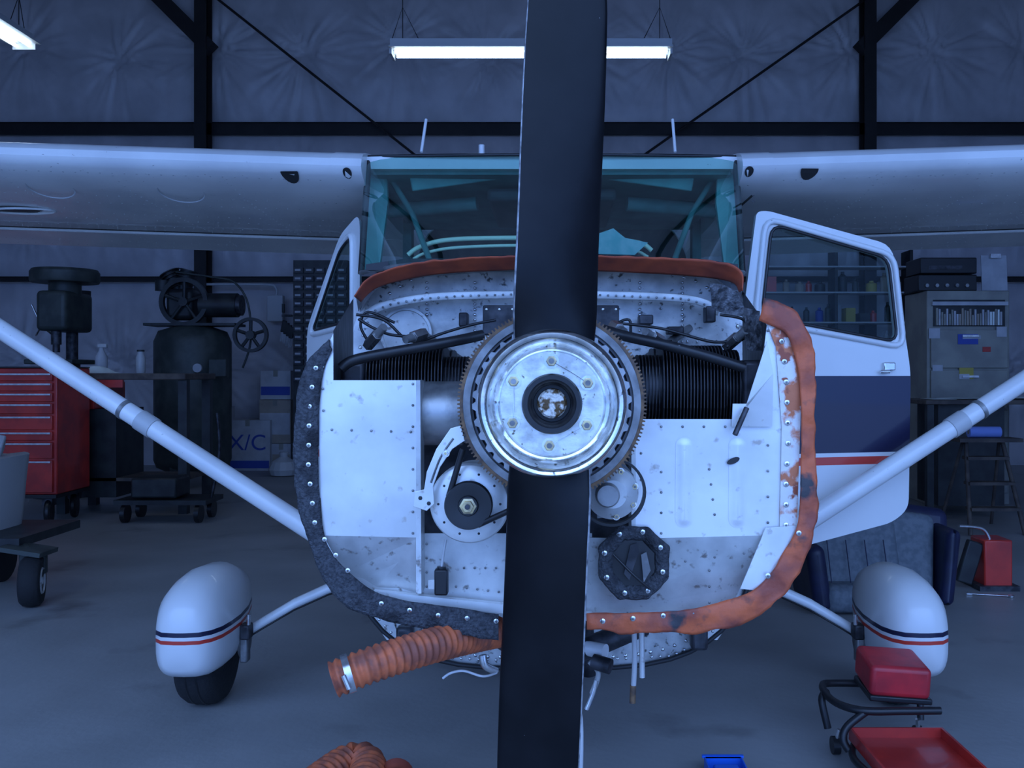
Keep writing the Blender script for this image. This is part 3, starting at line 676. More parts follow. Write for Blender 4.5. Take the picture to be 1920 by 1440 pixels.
RV=rl([(614,648),(604,700),(606,770)],B-.004,40)+rl([(622,806),(640,806),(700,808),(770,810)],B-.002,36)+rl([(774,720),(774,1000)],B-.002,38)+rl([(1440,690),(1440,980)],B-.004,48)+rl([(1202,800),(1202,1000)],B-.002,42)+rl([(1330,880),(1340,965)],B-.002,28)+rl([(1230,1060),(1450,1030)],B-.0,50)
RV+=rl([(1330,1040),(1330,1130)],2.17,26)+rl([(800,1020),(800,1100)],2.2,26)+rl([(815,1095),(935,1110)],2.205,20)+rl([(870,1065),(930,1065)],2.205,16)+rl([(1240,800),(1360,800)],B-.002,40)+rl([(1240,885),(1240,1000)],B-.002,30)+rl([(1440,620),(1420,740)],B-.004,30)
rivets('baffle_rivets',RV,.0030,m_midmet,A)
m_brown=M('brown_spot_rivet',(.25,.2,.16),.6,.2)
SV=rl([(592,690),(580,750),(578,880),(590,980),(604,1005),(622,1032),(652,1070)],B-.012,36)+rl([(715,1132),(800,1152),(930,1165)],B-.012,44)
SV2=rl([(1466,640),(1474,700),(1476,760),(1478,830),(1474,900),(1474,985)],B-.008,38)+rl([(1498,1000),(1440,1080)],B-.024,50)+rl([(1300,1150),(1130,1165)],B-.022,44)
def washers(name,pos,r,mat): 
    rivets(name+'_washers',pos,r,mat,A,h=.25);rivets(name+'_heads',[p_+Vector((0,-r*.2,0)) for p_ in pos],r*.45,m_midmet,A,h=.6)
washers('black_seal_rivets',SV,.0056,m_steel);washers('orange_seal_rivets',SV2,.0062,m_steel)
oc=[];ic=[]
for k in range(9):
    a=math.pi/8+k*math.pi/4;oc.append((1188+70*math.cos(a),1055+73*math.sin(a)));ic.append((1188+44*math.cos(a),1055+47*math.sin(a)))
def poly_dense(p): 
    o=[]
    for i in range(len(p)-1):
        for t in range(6): o.append((p[i][0]+(p[i+1][0]-p[i][0])*t/6,p[i][1]+(p[i+1][1]-p[i][1])*t/6))
    o.append(p[-1]);return o
seal('outlet_boot',poly_dense(oc),poly_dense(ic),2.14,m_rub,A,n=100,bulge=.008,wr=.003)
mk('outlet_boot_inside',[W(x,y,2.138) for x,y in ic[:8]],[tuple(range(8))],m_trimhole,A)  # black sheet standing in for the shade inside the outlet
washers('outlet_rivets',[W(1188+57*math.cos(a),1055+60*math.sin(a),2.127) for a in [k*math.pi/8*2+.3 for k in range(8)]],.006,m_steel)
plate('outlet_flap_a',[(1182,1022),(1194,1018),(1198,1035),(1180,1088),(1170,1076)],.003,m_dkmet,A,D=2.13)
plate('outlet_flap_b',[(1202,1040),(1212,1035),(1220,1070),(1207,1092)],.003,m_midmet,A,D=2.125)
tube('outlet_cable',[W(1150,1040,2.12),W(1190,1080,2.11),W(1220,1105,2.12)],.003,m_black,A)
AC=W(880,945,2.05)
lathe('alternator_front',[(.0,-.0),(.03,-.004),(.070,-.002),(.082,.004),(.086,.014),(.086,.04),(.08,.05),(.08,.16),(.0,.16)],AC,m_alu,A,seg=64,ang=35)
lathe('alternator_pulley',[(.0,-.034),(.02,-.034),(.022,-.028),(.043,-.03),(.049,-.03),(.051,-.026),(.040,-.018),(.051,-.010),(.049,-.005),(.0,-.004)],AC,m_black,A,seg=64,ang=30)
lathe('alternator_hub',[(.0,-.044),(.012,-.044),(.013,-.036),(.018,-.035),(.018,-.03),(.0,-.03)],AC,m_brass,A,seg=6,ang=30)
cyl('alternator_shaft',AC+Vector((0,-.05,0)),AC+Vector((0,-.03,0)),.0055,m_dkmet,A)
rivets('alternator_perforations',[AC+Vector((math.cos(a)*.066,-.002,math.sin(a)*.066)) for a in [k*2*math.pi/10 for k in range(10)]],.003,m_dkmet,A)
plate('alternator_bracket',[(864,798),(845,803),(818,842),(800,885),(795,918),(777,922),(775,950),(800,958),(814,945),(812,912),(825,876),(848,842),(872,826)],.006,m_alu,A,D=2.03,b=.001)
tube('bracket_slot',[W(850,822,2.03),W(826,858,2.03),W(808,905,2.03)],.0025,m_midmet,A,seg=6)
hexb('bracket_bolt_a',W(836,850,2.03),.006,.009,m_steel)
for k,(x,y) in enumerate(((788,934),(804,944))): rivets('bracket_hole_%d'%k,[W(x,y,2.029)],.0045,m_trimhole,A,h=.1)
def belt(name,a,b_): tube(name,[a,b_],.0065,m_blackpl,A,sm=0,seg=8)
belt('alternator_belt_a',AC+Vector((-.042,-.018,.018)),W(868,842,2.02));belt('alternator_belt_b',AC+Vector((.02,-.018,-.042)),W(960,955,2.0))
SC=W(1148,925,2.06)
lathe('starter_motor',[(.0,-.02),(.03,-.02),(.045,-.01),(.056,.0),(.058,.02),(.058,.2),(.0,.2)],SC,m_alu2,A,seg=48)
lathe('starter_nose',[(.0,-.045),(.022,-.045),(.026,-.035),(.026,-.01)],SC+Vector((-.012,0,.0)),m_midmet,A,seg=32)
lathe('starter_flange_ring',[(.069,.02),(.075,.02),(.075,.04),(.069,.04)],SC,m_black,A,seg=48,closedprof=True)
for k,a in enumerate((.3,1.2,2.2,-.5,-1.4)): hexb('starter_bolt_%d'%k,SC+Vector((math.cos(a)*.05,.0,math.sin(a)*.05)),.006,.01,m_brass)
plate('starter_bracket',[(1112,870),(1165,862),(1188,890),(1190,940),(1170,965),(1120,972)],.006,m_midmet,A,D=2.1)
box('sensor_box',W(828,1090,2.15),(.030,.03,.058),m_blackpl,A,b=.004);box('sensor_clip',W(812,1095,2.155),(.02,.01,.02),m_steel,A)
cyl('sensor_cap',W(828,1062,2.15),W(828,1072,2.15),.01,m_blackpl,A)
tube('sensor_cable',[W(836,1012,2.18),W(832,1035,2.17),W(828,1064,2.15)],.003,m_fixture,A)
def hose(name,pts,r,mat,parent,n):
    P=resample(cat(pts,10),n*6+1)
    tube(name,P,lambda t,i:r*(1+.085*math.cos(2*math.pi*i/6)),mat,parent,seg=24,sm=0)
hose('scat_hose',[W(626,1274,2.0),W(700,1245,2.02),W(800,1213,2.1),W(870,1196,2.2),W(930,1185,2.35)],.036,m_hose,A,30)
hc=W(652,1263,2.0);dv=(W(700,1245,2.02)-W(636,1268,2.0)).normalized()
cyl('hose_clamp',hc-dv*.006,hc+dv*.008,.0405,m_steel,A,seg=32);cyl('hose_clamp_screw',hc+Vector((.0,-.042,.01)),hc+Vector((.012,-.042,-.018)),.006,m_steel,A,seg=10)
cyl('nose_strut',(0,2.62,.95),(0,2.58,.42),.035,m_steel,A);cyl('nose_strut_collar',(0,2.585,.5),(0,2.58,.42),.05,m_alu2,A)
for s in(-1,1): 
    tube('nose_fork_%d'%s,[(0,2.58,.43),(s*.068,2.58,.40),(s*.072,2.6,.18)],.011,m_white,A)
    cyl('nose_axle_%d'%s,(s*.05,2.6,.18),(s*.085,2.6,.18),.012,m_steel,A)
lathe('nose_tyre',[(.08,-.045),(.13,-.052),(.165,-.045),(.18,-.025),(.182,0),(.18,.025),(.165,.045),(.13,.052),(.08,.045)],(0,2.6,.182),m_tyre,A,axis=(1,0,0),seg=48,ang=60)
lathe('nose_wheel',[(.0,-.04),(.09,-.04),(.09,.04),(.0,.04)],(0,2.6,.182),m_alu2,A,axis=(1,0,0),seg=32)
cyl('shimmy_damper',W(1100,1215,2.55),W(1135,1222,2.52),.02,m_white,A);tube('torque_link',[W(1105,1240,2.5),W(1122,1262,2.5),W(1110,1300,2.52)],.007,m_alu2,A)
cyl('brake_reservoir',W(1112,1240,2.5),W(1145,1250,2.48),.02,m_dkmet,A);tube('nose_link',[W(1100,1330,2.5),W(1112,1300,2.5),W(1118,1275,2.5)],.006,m_steel,A)
tube('drain_tube_a',[W(1189,1185,2.3),W(1190,1240,2.3),W(1187,1300,2.3)],.0065,m_fixture,A);tube('drain_tube_tip',[W(1187,1285,2.3),W(1186,1318,2.3)],.0075,m_rust,A,sm=0)
tube('drain_tube_b',[W(1203,1185,2.35),W(1204,1270,2.35)],.007,m_alu2,A,sm=0)
tube('breather_wire',[W(930,1262,2.35),W(905,1268,2.3),W(870,1258,2.3),W(845,1262,2.3),W(830,1272,2.3)],.003,m_white,A)
tube('air_elbow',[W(905,1228,2.4),W(910,1248,2.4),W(930,1258,2.42)],.010,m_steel,A)
tube('exhaust_pipe_cross',[(-.2,2.6,.62),(0,2.55,.55),(.25,2.6,.62)],.03,m_dkmet,A)
for s in(-1,1):
    plate('cowl_flap_%d'%s,[(CX+s*345,1150,2.915),(CX+s*300,1160,2.915),(CX+s*285,1200,2.915),(CX+s*310,1200,2.915)],.005,m_alu2,A)
    box('cowl_bracket_%d'%s,W(CX+s*275,1195,2.87),(.05,.05,.07),m_dkmet,A,b=.01)

# ================= loose objects in front
hf=G('duct_hose')
hose('hose_coil',[(-.80,2.62,.065),(-.71,2.85,.07),(-.65,3.00,.075),(-.60,3.02,.08),(-.565,2.95,.075),(-.56,2.78,.07)],.055,m_hose,hf,26)
hose('hose_end',[(-.46,2.62,.06),(-.465,2.8,.06),(-.48,2.96,.06)],.05,M('smooth_orange_hose',(.58,.11,.05),.5,col2=(.4,.08,.05),scale=10),hf,4)
bt=G('blue_plastic_tray')
x0,x1,y0,y1=.50,.615,3.0,3.13
bb('bottom',x0,x1,y0,y1,.0,.006,m_bluep,bt)
for nm,a in(('side_a',(x0-.004,x0,y0,y1)),('side_b',(x1,x1+.004,y0,y1)),('side_c',(x0,x1,y0-.004,y0)),('side_d',(x0,x1,y1,y1+.004))): bb(nm,*a,0,.05,m_bluep,bt)
bb('rim',x0-.01,x1+.01,y1,y1+.012,.045,.053,m_bluep,bt);box('tool',((x0+x1)/2,(y0+y1)/2,.03),(.08,.04,.03),m_bluep,bt,b=.005)
cs=G('mechanic_creeper_stool')
sc_=W(1682,1240,3.25);sx,sy=sc_.x,3.3
sz=.330
box('seat_cushion',(sx,sy,sz-.055),(.20,.22,.105),m_redseat,cs,rot=(math.radians(3),math.radians(3),math.radians(-4)),b=.018,seg=4)
box('seat_board',(sx,sy,sz-.118),(.205,.22,.02),m_blackpl,cs,rot=(0,math.radians(3),math.radians(-4)),b=.005)
tube('frame_upper',[(sx+.11,sy-.14,sz-.14),(sx-.02,sy-.15,sz-.138),(sx-.15,sy-.14,sz-.14),(sx-.215,sy-.05,sz-.14),(sx-.21,sy+.10,sz-.138),(sx-.15,sy+.14,sz-.14),(sx+.1,sy+.12,sz-.14)],.013,m_blackpl,cs)
tube('frame_leg_a',[(sx-.13,sy-.14,sz-.14),(sx-.20,sy-.15,sz-.19),(sx-.215,sy-.16,.10),(sx-.20,sy-.17,.07)],.013,m_blackpl,cs)
tube('frame_leg_b',[(sx-.21,sy+.05,sz-.14),(sx-.235,sy+.02,.17),(sx-.22,sy,.08)],.013,m_blackpl,cs)
tube('frame_leg_c',[(sx+.09,sy+.1,sz-.13),(sx+.13,sy+.1,.17),(sx+.13,sy+.08,.08)],.012,m_blackpl,cs)
ty=sy-.24
tx0,tx1=sx-.175,sx+.12
bb('tray_bottom',tx0,tx1,ty-.2,ty+.12,.085,.093,m_redp,cs)
for nm,a in(('tray_back',(tx0,tx1,ty+.12,ty+.128,.085,.125)),('tray_front',(tx0,tx1,ty-.208,ty-.2,.085,.125)),('tray_left',(tx0-.008,tx0,ty-.2,ty+.128,.085,.125)),('tray_right',(tx1,tx1+.008,ty-.2,ty+.128,.085,.125))): bb(nm,*a,m_redp,cs)
tube('frame_base',[(tx0+.02,ty+.15,.07),(tx0-.03,ty,.07),(tx0,ty-.22,.07)],.012,m_blackpl,cs)
for k,(a,b_) in enumerate(((-.18,-.2),(-.20,.22),(.12,-.2),(.12,.32))):
    cyl('caster_%d'%k,(sx+a-.012,ty+b_,.03),(sx+a+.012,ty+b_,.03),.03,m_blackpl,cs);cyl('caster_stem_%d'%k,(sx+a,ty+b_,.03),(sx+a*.95,ty+b_*.95,.088),.008,m_steel,cs)
st=G('aircraft_bench_seat')
def cush(nm,c,s,rot,mat,b): return box(nm,c,s,mat,st,rot=rot,b=b,seg=5)
cush('side_bolster',(W(1520,0,5.3).x,5.35,.20),(.10,.5,.36),(0,math.radians(-8),0),m_navyv,.045)
cush('seat_cushion',(W(1618,0,5.2).x,5.35,.27),(.48,.12,.46),(math.radians(-20),0,0),m_greyv,.05)
cush('seat_shell',(W(1618,0,5.2).x,5.42,.26),(.54,.12,.48),(math.radians(-20),0,0),m_navyv,.05)
cush('seat_roll',(W(1618,0,5.2).x,5.2,.09),(.46,.2,.15),(0,0,0),m_greyv,.06)
cush('back_cushion',(W(1725,0,5.2).x,5.4,.29),(.28,.14,.46),(math.radians(-18),math.radians(8),0),m_greyv,.05)
cush('back_shell',(W(1750,0,5.2).x,5.48,.29),(.36,.14,.52),(math.radians(-18),math.radians(8),0),m_navyv,.06)
cush('back_bolster',(W(1787,0,5.2).x,5.36,.24),(.08,.3,.42),(0,math.radians(6),0),m_navyv,.04)
for k in range(4): tube('seam_%d'%k,[(W(1560+k*36,0,5.2).x,5.205,.16),(W(1560+k*36,0,5.2).x,5.30,.38)],.003,m_navyv,st,sm=0)
rb=G('red_jack');p=W(1872,1090,5.7)
bb('body',p.x-.06,p.x+.11,5.75,5.95,.02,.30,m_redp,rb,b=.01);bb('foot',p.x-.10,p.x+.14,5.72,5.98,0,.03,m_dkmet,rb);tube('handle',[(p.x,5.8,.28),(p.x-.05,5.8,.36),(p.x-.2,5.78,.38)],.010,m_steel,rb)
box('arm',(p.x-.13,5.8,.16),(.10,.05,.26),m_dark,rb,rot=(0,.3,0),b=.01)
def wrench(x,y,z,L,rot):
    g=G('combination_wrench');c=Vector((x,y,z));d=Vector((math.cos(rot),math.sin(rot),0));e=Vector((-d.y,d.x,0))
    tube('shank',[c-d*L/2,c+d*L/2],.007,m_steel,g,sm=0,flat=.6)
    lathe('ring_end',[(.010,-.005),(.018,-.005),(.018,.005),(.010,.005)],c+d*(L/2+.012),m_steel,g,axis=(0,0,1),seg=20,closedprof=True)
    for s in(-1,1): box('jaw_%d'%s,c-d*(L/2+.012)+e*.010*s,(.03,.008,.01),m_steel,g,rot=(0,0,rot))
p=W(1835,1108,5.75);wrench(p.x,5.60,.008,.2,-.3)

# ================= left background
tcst=G('rolling_tool_chest')
X0,X1=-5.35,W(105,0,8.15).x;Y0,Y1=8.15,8.75;z0,z1=W(0,928,8.15).z,W(0,690,8.15).z
bb('carcass',X0,X1,Y0+.02,Y1,z0,z1,m_redp,tcst,b=.01)
edges=[697,716,735,755,778,808,828,862,926]
for i in range(len(edges)-1):
    za,zb_=W(0,edges[i],8.13).z-.008,W(0,edges[i+1],8.13).z+.008
    bb('drawer_%d'%i,X0+.04,X1-.03,Y0-.004,Y0+.03,zb_,za,m_redp,tcst,b=.006);bb('drawer_pull_%d'%i,X0+.05,X1-.04,Y0-.02,Y0,za-.02,za-.006,m_steel,tcst)
bb('top_mat',X0,X1,Y0,Y1,z1,z1+.012,m_blackpl,tcst);bb('base_rail',X0,X1,Y0,Y1,z0-.03,z0,m_blackpl,tcst)
for k,(a,b_) in enumerate(((X0+.1,Y0+.08),(X1-.1,Y0+.08),(X0+.1,Y1-.08),(X1-.1,Y1-.08))):
    lathe('caster_%d'%k,[(.0,-.025),(.1,-.025),(.112,-.01),(.112,.01),(.1,.025),(.0,.025)],(a,b_,.112),m_blackpl,tcst,axis=(1,.3,0),seg=28);box('caster_fork_%d'%k,(a,b_,.2),(.09,.07,.06),m_dkmet,tcst)
sb=G('workbench');q0=W(108,0,8.9).x;q1=W(238,0,8.9).x
bb('red_drawer_unit',q0,q1-.28,8.85,9.5,.97,1.22,m_redp,sb,b=.01);bb('bench_top',q0,W(355,0,8.9).x,8.8,9.6,1.24,1.30,m_wood,sb,b=.01)
bb('red_rail',q0,q1,8.81,8.84,1.17,1.24,m_redp,sb);bb('dark_cabinet',q0,q1-.1,8.9,9.5,.15,.97,m_dark,sb)
for k,(a,b_) in enumerate(((q0+.05,8.9),(W(345,0,8.9).x,8.9),(q0+.05,9.5),(W(345,0,8.9).x,9.5))): bb('leg_%d'%k,a-.04,a+.04,b_-.04,b_+.04,0,1.24,m_dark,sb)
bb('lower_shelf',q0,W(345,0,8.9).x,8.9,9.5,.3,.33,m_wood,sb)
rg=G('shop_rags');
vs=[];fs=[];rx=W(180,0,9).x
for i in range(16):
    for j in range(12):
        x=rx-.17+.34*i/15;y=8.88+.3*j/11;z=1.304+max(0,.07*noise.noise((x*9,y*9,1))+.03)*math.sin(math.pi*i/15)*math.sin(math.pi*j/11)*2;vs.append((x,y,z))
for i in range(15):
    for j in range(11): a=i*12+j;fs.append((a,a+1,a+13,a+12))
mk('cloth',vs,fs,m_paper,rg,True,80)
bo=G('spray_bottle');bx_=W(172,0,9.2).x
lathe('body',[(.0,0),(.05,0),(.055,.02),(.055,.16),(.025,.22),(.02,.25),(.0,.25)],(bx_,9.4,1.302),m_wbox,bo,axis=(0,0,1),seg=24);box('trigger_head',(bx_+.01,9.4,1.57),(.09,.04,.04),m_fixture,bo,b=.008)
jar=G('glass_jar');jx=W(247,0,9.2).x;lathe('body',[(.0,0),(.04,0),(.045,.02),(.045,.15),(.03,.19),(.03,.21),(0,.21)],(jx,9.4,1.302),m_fixture,jar,axis=(0,0,1),seg=20);cyl('lid',(jx,9.4,1.512),(jx,9.4,1.53),.035,m_dark,jar)
dp=G('drill_press');dx=W(122,0,10.2).x;dy=10.2
cyl('base',(dx,dy,0),(dx,dy,.08),.32,m_green,dp,seg=24);cyl('column',(dx,dy+.15,0.05),(dx,dy+.15,2.1),.06,m_dkmet,dp)
box('table',(dx,dy-.1,1.42),(.5,.5,.05),m_green,dp,b=.01);box('table_arm',(dx,dy+.05,1.35),(.14,.3,.1),m_green,dp,b=.01)
box('head',(dx,dy,1.95),(.32,.6,.42),m_green,dp,b=.05,seg=4);lathe('belt_guard',[(.0,0),(.33,0),(.34,.02),(.34,.11),(.32,.14),(.0,.15)],(dx,dy,2.26),m_green,dp,axis=(0,0,1),seg=40)
cyl('quill',(dx,dy-.18,1.6),(dx,dy-.18,1.8),.05,m_dkmet,dp);cyl('chuck',(dx,dy-.18,1.52),(dx,dy-.18,1.62),.035,m_dkmet,dp);cyl('guard_neck',(dx,dy,2.1),(dx,dy,2.28),.16,m_green,dp)
for a in(0,2.1,4.2): cyl('feed_handle_%d'%int(a*10),(dx-.2,dy-.1,1.8),(dx-.2-.1*math.cos(a),dy-.1+.22*math.sin(a),1.8+.22*math.cos(a)),.01,m_steel,dp)
cyl('motor',(dx,dy+.3,1.9),(dx,dy+.3,2.2),.12,m_dark,dp)
co=G('air_compressor');cx_,cy_=W(362,0,11.2).x,11.2
ztk=W(0,612,11.2).z
lathe('tank',[(.0,.12),(.25,.14),(.40,.22),(.43,.30),(.43,ztk-.18),(.38,ztk-.06),(.2,ztk),(.0,ztk+.01)],(cx_,cy_,0),m_green,co,axis=(0,0,1),seg=48,ang=60)
for k in range(3): a=k*2.1+.3;box('tank_leg_%d'%k,(cx_+.36*math.cos(a),cy_+.36*math.sin(a),.12),(.08,.08,.24),m_green,co)
bb('pump_deck',cx_-.5,cx_+.55,cy_-.2,cy_+.2,ztk,ztk+.03,m_dark,co)
fw=W(345,566,11.05)
def spoked(nm,c,r,par,mat=m_dark):
    lathe(nm+'_rim',[(r*.82,-.03),(r,-.03),(r,.03),(r*.82,.03)],c,mat,par,seg=40,closedprof=True)
    for k in range(5):
        a=k*2*math.pi/5+.3;cyl(nm+'_spoke_%d'%k,c,Vector(c)+Vector((math.cos(a)*r*.85,0,math.sin(a)*r*.85)),.02,mat,par,seg=8)
    cyl(nm+'_hub',Vector(c)-Vector((0,.04,0)),Vector(c)+Vector((0,.06,0)),.05,mat,par)
spoked('flywheel',fw,.28,co)
box('pump_crankcase',(fw.x-.08,cy_+.05,fw.z-.02),(.32,.3,.36),m_dark,co,b=.05)
for k,a in enumerate((-.5,.25)):
    b0=Vector((fw.x-.1,cy_+.05,fw.z+.08));b1=b0+Vector((math.sin(a)*.32,0,math.cos(a)*.32));cyl('pump_cylinder_%d'%k,b0,b1,.09,m_dark,co)
    for q in range(6): c=b0.lerp(b1,.35+q*.12);dd=(b1-b0).normalized();cyl('pump_fin_%d_%d'%(k,q),c,c+dd*.012,.12,m_dark,co)
mo=W(408,572,11.1);cyl('motor',(mo.x-.2,mo.y+.05,mo.z),(mo.x+.22,mo.y+.05,mo.z),.14,m_dark,co);spoked('motor_pulley',W(470,628,11.0),.2,co)
cyl('motor_endbell',(mo.x+.22,mo.y+.05,mo.z),(mo.x+.27,mo.y+.05,mo.z),.12,m_dkmet,co)
tube('air_line',[W(330,510,11.1),W(400,520,11.1),W(440,530,11.1),W(465,570,11.1),W(470,640,11.1),W(455,690,11.1)],.012,m_green,co)
lathe('air_filter',[(0,0),(.09,0),(.09,.12),(0,.12)],(fw.x-.3,cy_,fw.z+.14),m_dark,co,axis=(0,0,1),seg=24)
box('control_box',W(410,690,10.8),(.2,.1,.2),m_green,co,b=.01);lathe('pressure_gauge',[(0,-.01),(.05,-.01),(.05,.02),(0,.02)],W(370,690,10.75),m_wbox,co,seg=20)
def cbox(px0,px1,py0,py1,D,dep,mat,txt=None,lab=None,z0=None):
    g=G('cardboard_box');a=W(px0,py0,D);b_=W(px1,py1,D)
    zb_=b_.z if z0 is None else z0
    bb('carton',a.x,b_.x,D,D+dep,zb_,a.z,mat,g,b=.004)
    bb('tape',(a.x+b_.x)/2-.03,(a.x+b_.x)/2+.03,D-.001,D+dep,a.z-.08,a.z+.002,m_beige,g)
    if lab: bb('label_band',a.x+.01,b_.x-.01,D-.004,D,zb_+(a.z-zb_)*lab[0],zb_+(a.z-zb_)*lab[1],lab[2],g)
    if txt: text('lettering',txt,((a.x+b_.x)/2,D-.006,(a.z+zb_)/2+.03),.30,m_blue,g)
    return a.z
cbox(422,506,788,880,12.8,.5,m_wbox,'X/C',(.05,.2,m_blue),z0=0)
cbox(352,420,800,880,12.6,.5,m_card,z0=0);cbox(356,419,764,799,12.62,.45,m_wbox,None,(.2,.5,m_card))
cbox(486,545,750,829,12.9,.25,m_card,None,(.2,.7,m_wbox),z0=W(0,831,12.9).z);cbox(488,545,695,749,12.92,.22,m_wbox,None,(.15,.45,m_blue))
cbox(509,545,832,880,12.88,.28,m_wbox,None,(.3,.6,m_card),z0=0)
pb=G('plastic_bag');lathe('bag',[(.0,0),(.16,.01),(.19,.08),(.15,.18),(.05,.24),(.06,.3),(0,.29)],(W(532,0,12.2).x,12.2,0),m_fixture,pb,axis=(0,0,1),seg=14,ang=20)
pc=G('parts_bin_cabinet');a=W(548,487,12.6);b_=W(650,487,12.6)
bb('carcass',a.x,b_.x,12.65,13.0,0,a.z,m_dark,pc)
for r in range(14):
    for c in range(5):
        w_=(b_.x-a.x)/5;zz_=a.z-.1-r*.11;bb('bin_%d_%d'%(r,c),a.x+c*w_+.01,a.x+(c+1)*w_-.01,12.62,12.66,zz_-.07,zz_,m_blackpl if r%3==0 else m_dkmet,pc);bb('bin_label_%d_%d'%(r,c),a.x+c*w_+.03,a.x+(c+1)*w_-.04,12.615,12.62,zz_-.045,zz_-.02,m_wbox,pc)
eb=G('electrical_box');p=W(515,578,13.2);box('enclosure',(p.x,13.26,p.z),(.22,.12,.36),m_fixture,eb,b=.01);box('switch_lever',(p.x+.12,13.2,p.z),(.03,.05,.12),m_dark,eb)
tube('conduit',[(p.x-1.5,13.25,p.z+.33),(p.x-.2,13.25,p.z+.33),(p.x,13.25,p.z+.28),(p.x,13.26,p.z+.15)],.018,m_fixture,eb)
gl=G('hanging_gloves')
for k in range(4):
    p=W(532+k*5,612+k*4,12.95);box('glove_palm_%d'%k,p,(.06,.03,.16),m_blackpl,gl,rot=(0,.2,0),b=.01)
    for f in range(3): cyl('glove_finger_%d_%d'%(k,f),p+Vector((-.02+f*.02,0,-.07)),p+Vector((-.05+f*.02,0,-.2)),.01,m_wbox,gl,seg=8)
bb('glove_rail',W(528,0,12.95).x,W(547,0,12.95).x,12.95,13.0,W(0,594,13).z,W(0,590,13).z,m_dkmet,gl)
dl=G('flat_dolly');a=W(212,0,8.3)
bb('deck',a.x,a.x+.8,8.3,8.75,.16,.20,m_dark,dl);box('load',(a.x+.33,8.5,.30),(.4,.32,.18),m_dark,dl,b=.02)
for k,(u,v) in enumerate(((.08,8.36),(.72,8.36),(.08,8.68),(.72,8.68))): cyl('wheel_%d'%k,(a.x+u-.02,v,.08),(a.x+u+.02,v,.08),.08,m_blackpl,dl)
tube('handle',[(a.x+.78,8.5,.2),(a.x+.85,8.5,.6),(a.x+.83,8.5,.95)],.015,m_dkmet,dl)
ct=G('utility_cart');c0=W(60,1088,5.35)
lathe('wheel_tyre',[(.07,-.05),(.12,-.055),(.135,-.04),(.142,0),(.135,.04),(.12,.055),(.07,.05)],(c0.x,5.35,.142),m_tyre,ct,axis=(1,.35,0),seg=40,ang=60)
lathe('wheel_rim',[(.0,-.03),(.02,-.05),(.03,-.03),(.055,-.035),(.07,-.055),(.075,-.05),(.075,.05),(.0,.05)],(c0.x,5.35,.142),m_alu2,ct,axis=(1,.35,0),seg=32)
lathe('wheel_rim_face',[(.0,.03),(.02,.055),(.03,.035),(.055,.035),(.07,.058),(.075,.05)],(c0.x,5.35,.142),m_alu2,ct,axis=(1,.35,0),seg=32,cap=False)
box('caster_plate',(c0.x-.05,5.4,.31),(.24,.2,.025),m_green,ct,rot=(0,.15,0));box('caster_fork',(c0.x-.03,5.42,.24),(.15,.04,.14),m_green,ct,b=.01)
tube('axle_arm',[(c0.x-.05,5.4,.3),(c0.x-.3,5.6,.34),(c0.x-.8,5.7,.34)],.025,m_green,ct)
bb('cart_frame',-4.1,c0.x-.10,5.4,6.1,.32,.37,m_dark,ct)
for k,(u,v) in enumerate(((-4.0,5.5),(-4.0,6.0),(-3.45,6.0))): cyl('rear_wheel_%d'%k,(u-.03,v,.142),(u+.03,v,.142),.142,m_tyre,ct);bb('wheel_post_%d'%k,u-.02,u+.02,v-.02,v+.02,.142,.33,m_green,ct)
tb=[]
for z_,e_ in((.37,0),(.45,.01),(.62,.02),(.74,.03),(.80,.035)):
    tb.append([Vector((-3.65+(.38+e_)*cx2,5.75+(.28+e_)*cy2,z_+.03*noise.noise((cx2*3,cy2*3,z_*5)))) for cx2,cy2 in [(math.copysign(abs(math.cos(t))**.4,math.cos(t)),math.copysign(abs(math.sin(t))**.4,math.sin(t))) for t in [2*math.pi*q/32 for q in range(32)]]])
loft('plastic_tub',tb,m_fixture,ct,cap=True)
for k,(u,v,z_,mm) in enumerate(((-3.36,5.6,.82,m_card),(-3.5,5.7,.84,m_ora2),(-3.42,5.85,.86,m_wbox))): box('cart_item_%d'%k,(u,v,z_),(.14,.12,.10),mm,ct,rot=(.3*k,.2,.4),b=.01)
# ================= right background
fc=G('filing_cabinet');a=W(1738,545,9.5);b_=W(1893,545,9.5)
bb('carcass',a.x,b_.x,9.5,10.1,.0,a.z,m_beige,fc,b=.01)
bb('opening',a.x+.06,b_.x-.05,9.49,9.52,W(0,612,9.5).z,W(0,562,9.5).z,m_dark,fc);bb('shelf_lip',a.x+.04,b_.x-.03,9.46,9.5,W(0,573,9.5).z,W(0,566,9.5).z,m_wbox,fc)
for k in range(26):
    x=a.x+.08+k*(b_.x-a.x-.16)/26;h_=random.uniform(.1,.17);bb('magazine_%d'%k,x,x+.018,9.47,9.49,W(0,610,9.5).z,W(0,610,9.5).z+h_,random.choice([m_paper,m_wbox,m_card,m_beige]),fc)
for k,(ya,yb_) in enumerate(((618,690),(694,765),(769,840),(844,925))):
    bb('drawer_%d'%k,a.x+.03,b_.x-.03,9.47,9.5,W(0,yb_,9.47).z,W(0,ya,9.47).z,m_beige,fc,b=.006);bb('drawer_handle_%d'%k,(a.x+b_.x)/2-.08,(a.x+b_.x)/2+.08,9.44,9.47,W(0,ya+14,9.47).z,W(0,ya+10,9.47).z,m_steel,fc)
for k,(x,y,w_,h_,mm) in enumerate(((1752,625,.11,.1,m_wbox),(1815,636,.2,.1,m_blue),(1822,632,.18,.035,m_wbox),(1878,622,.1,.1,m_wbox),(1812,700,.14,.11,m_ytool),(1808,706,.1,.05,m_wbox),(1758,690,.1,.06,m_wbox),(1850,655,.08,.05,m_redp))): box('sticker_%d'%k,W(x,y,9.466-.002*(k%3)),(w_,.003,h_),mm,fc)
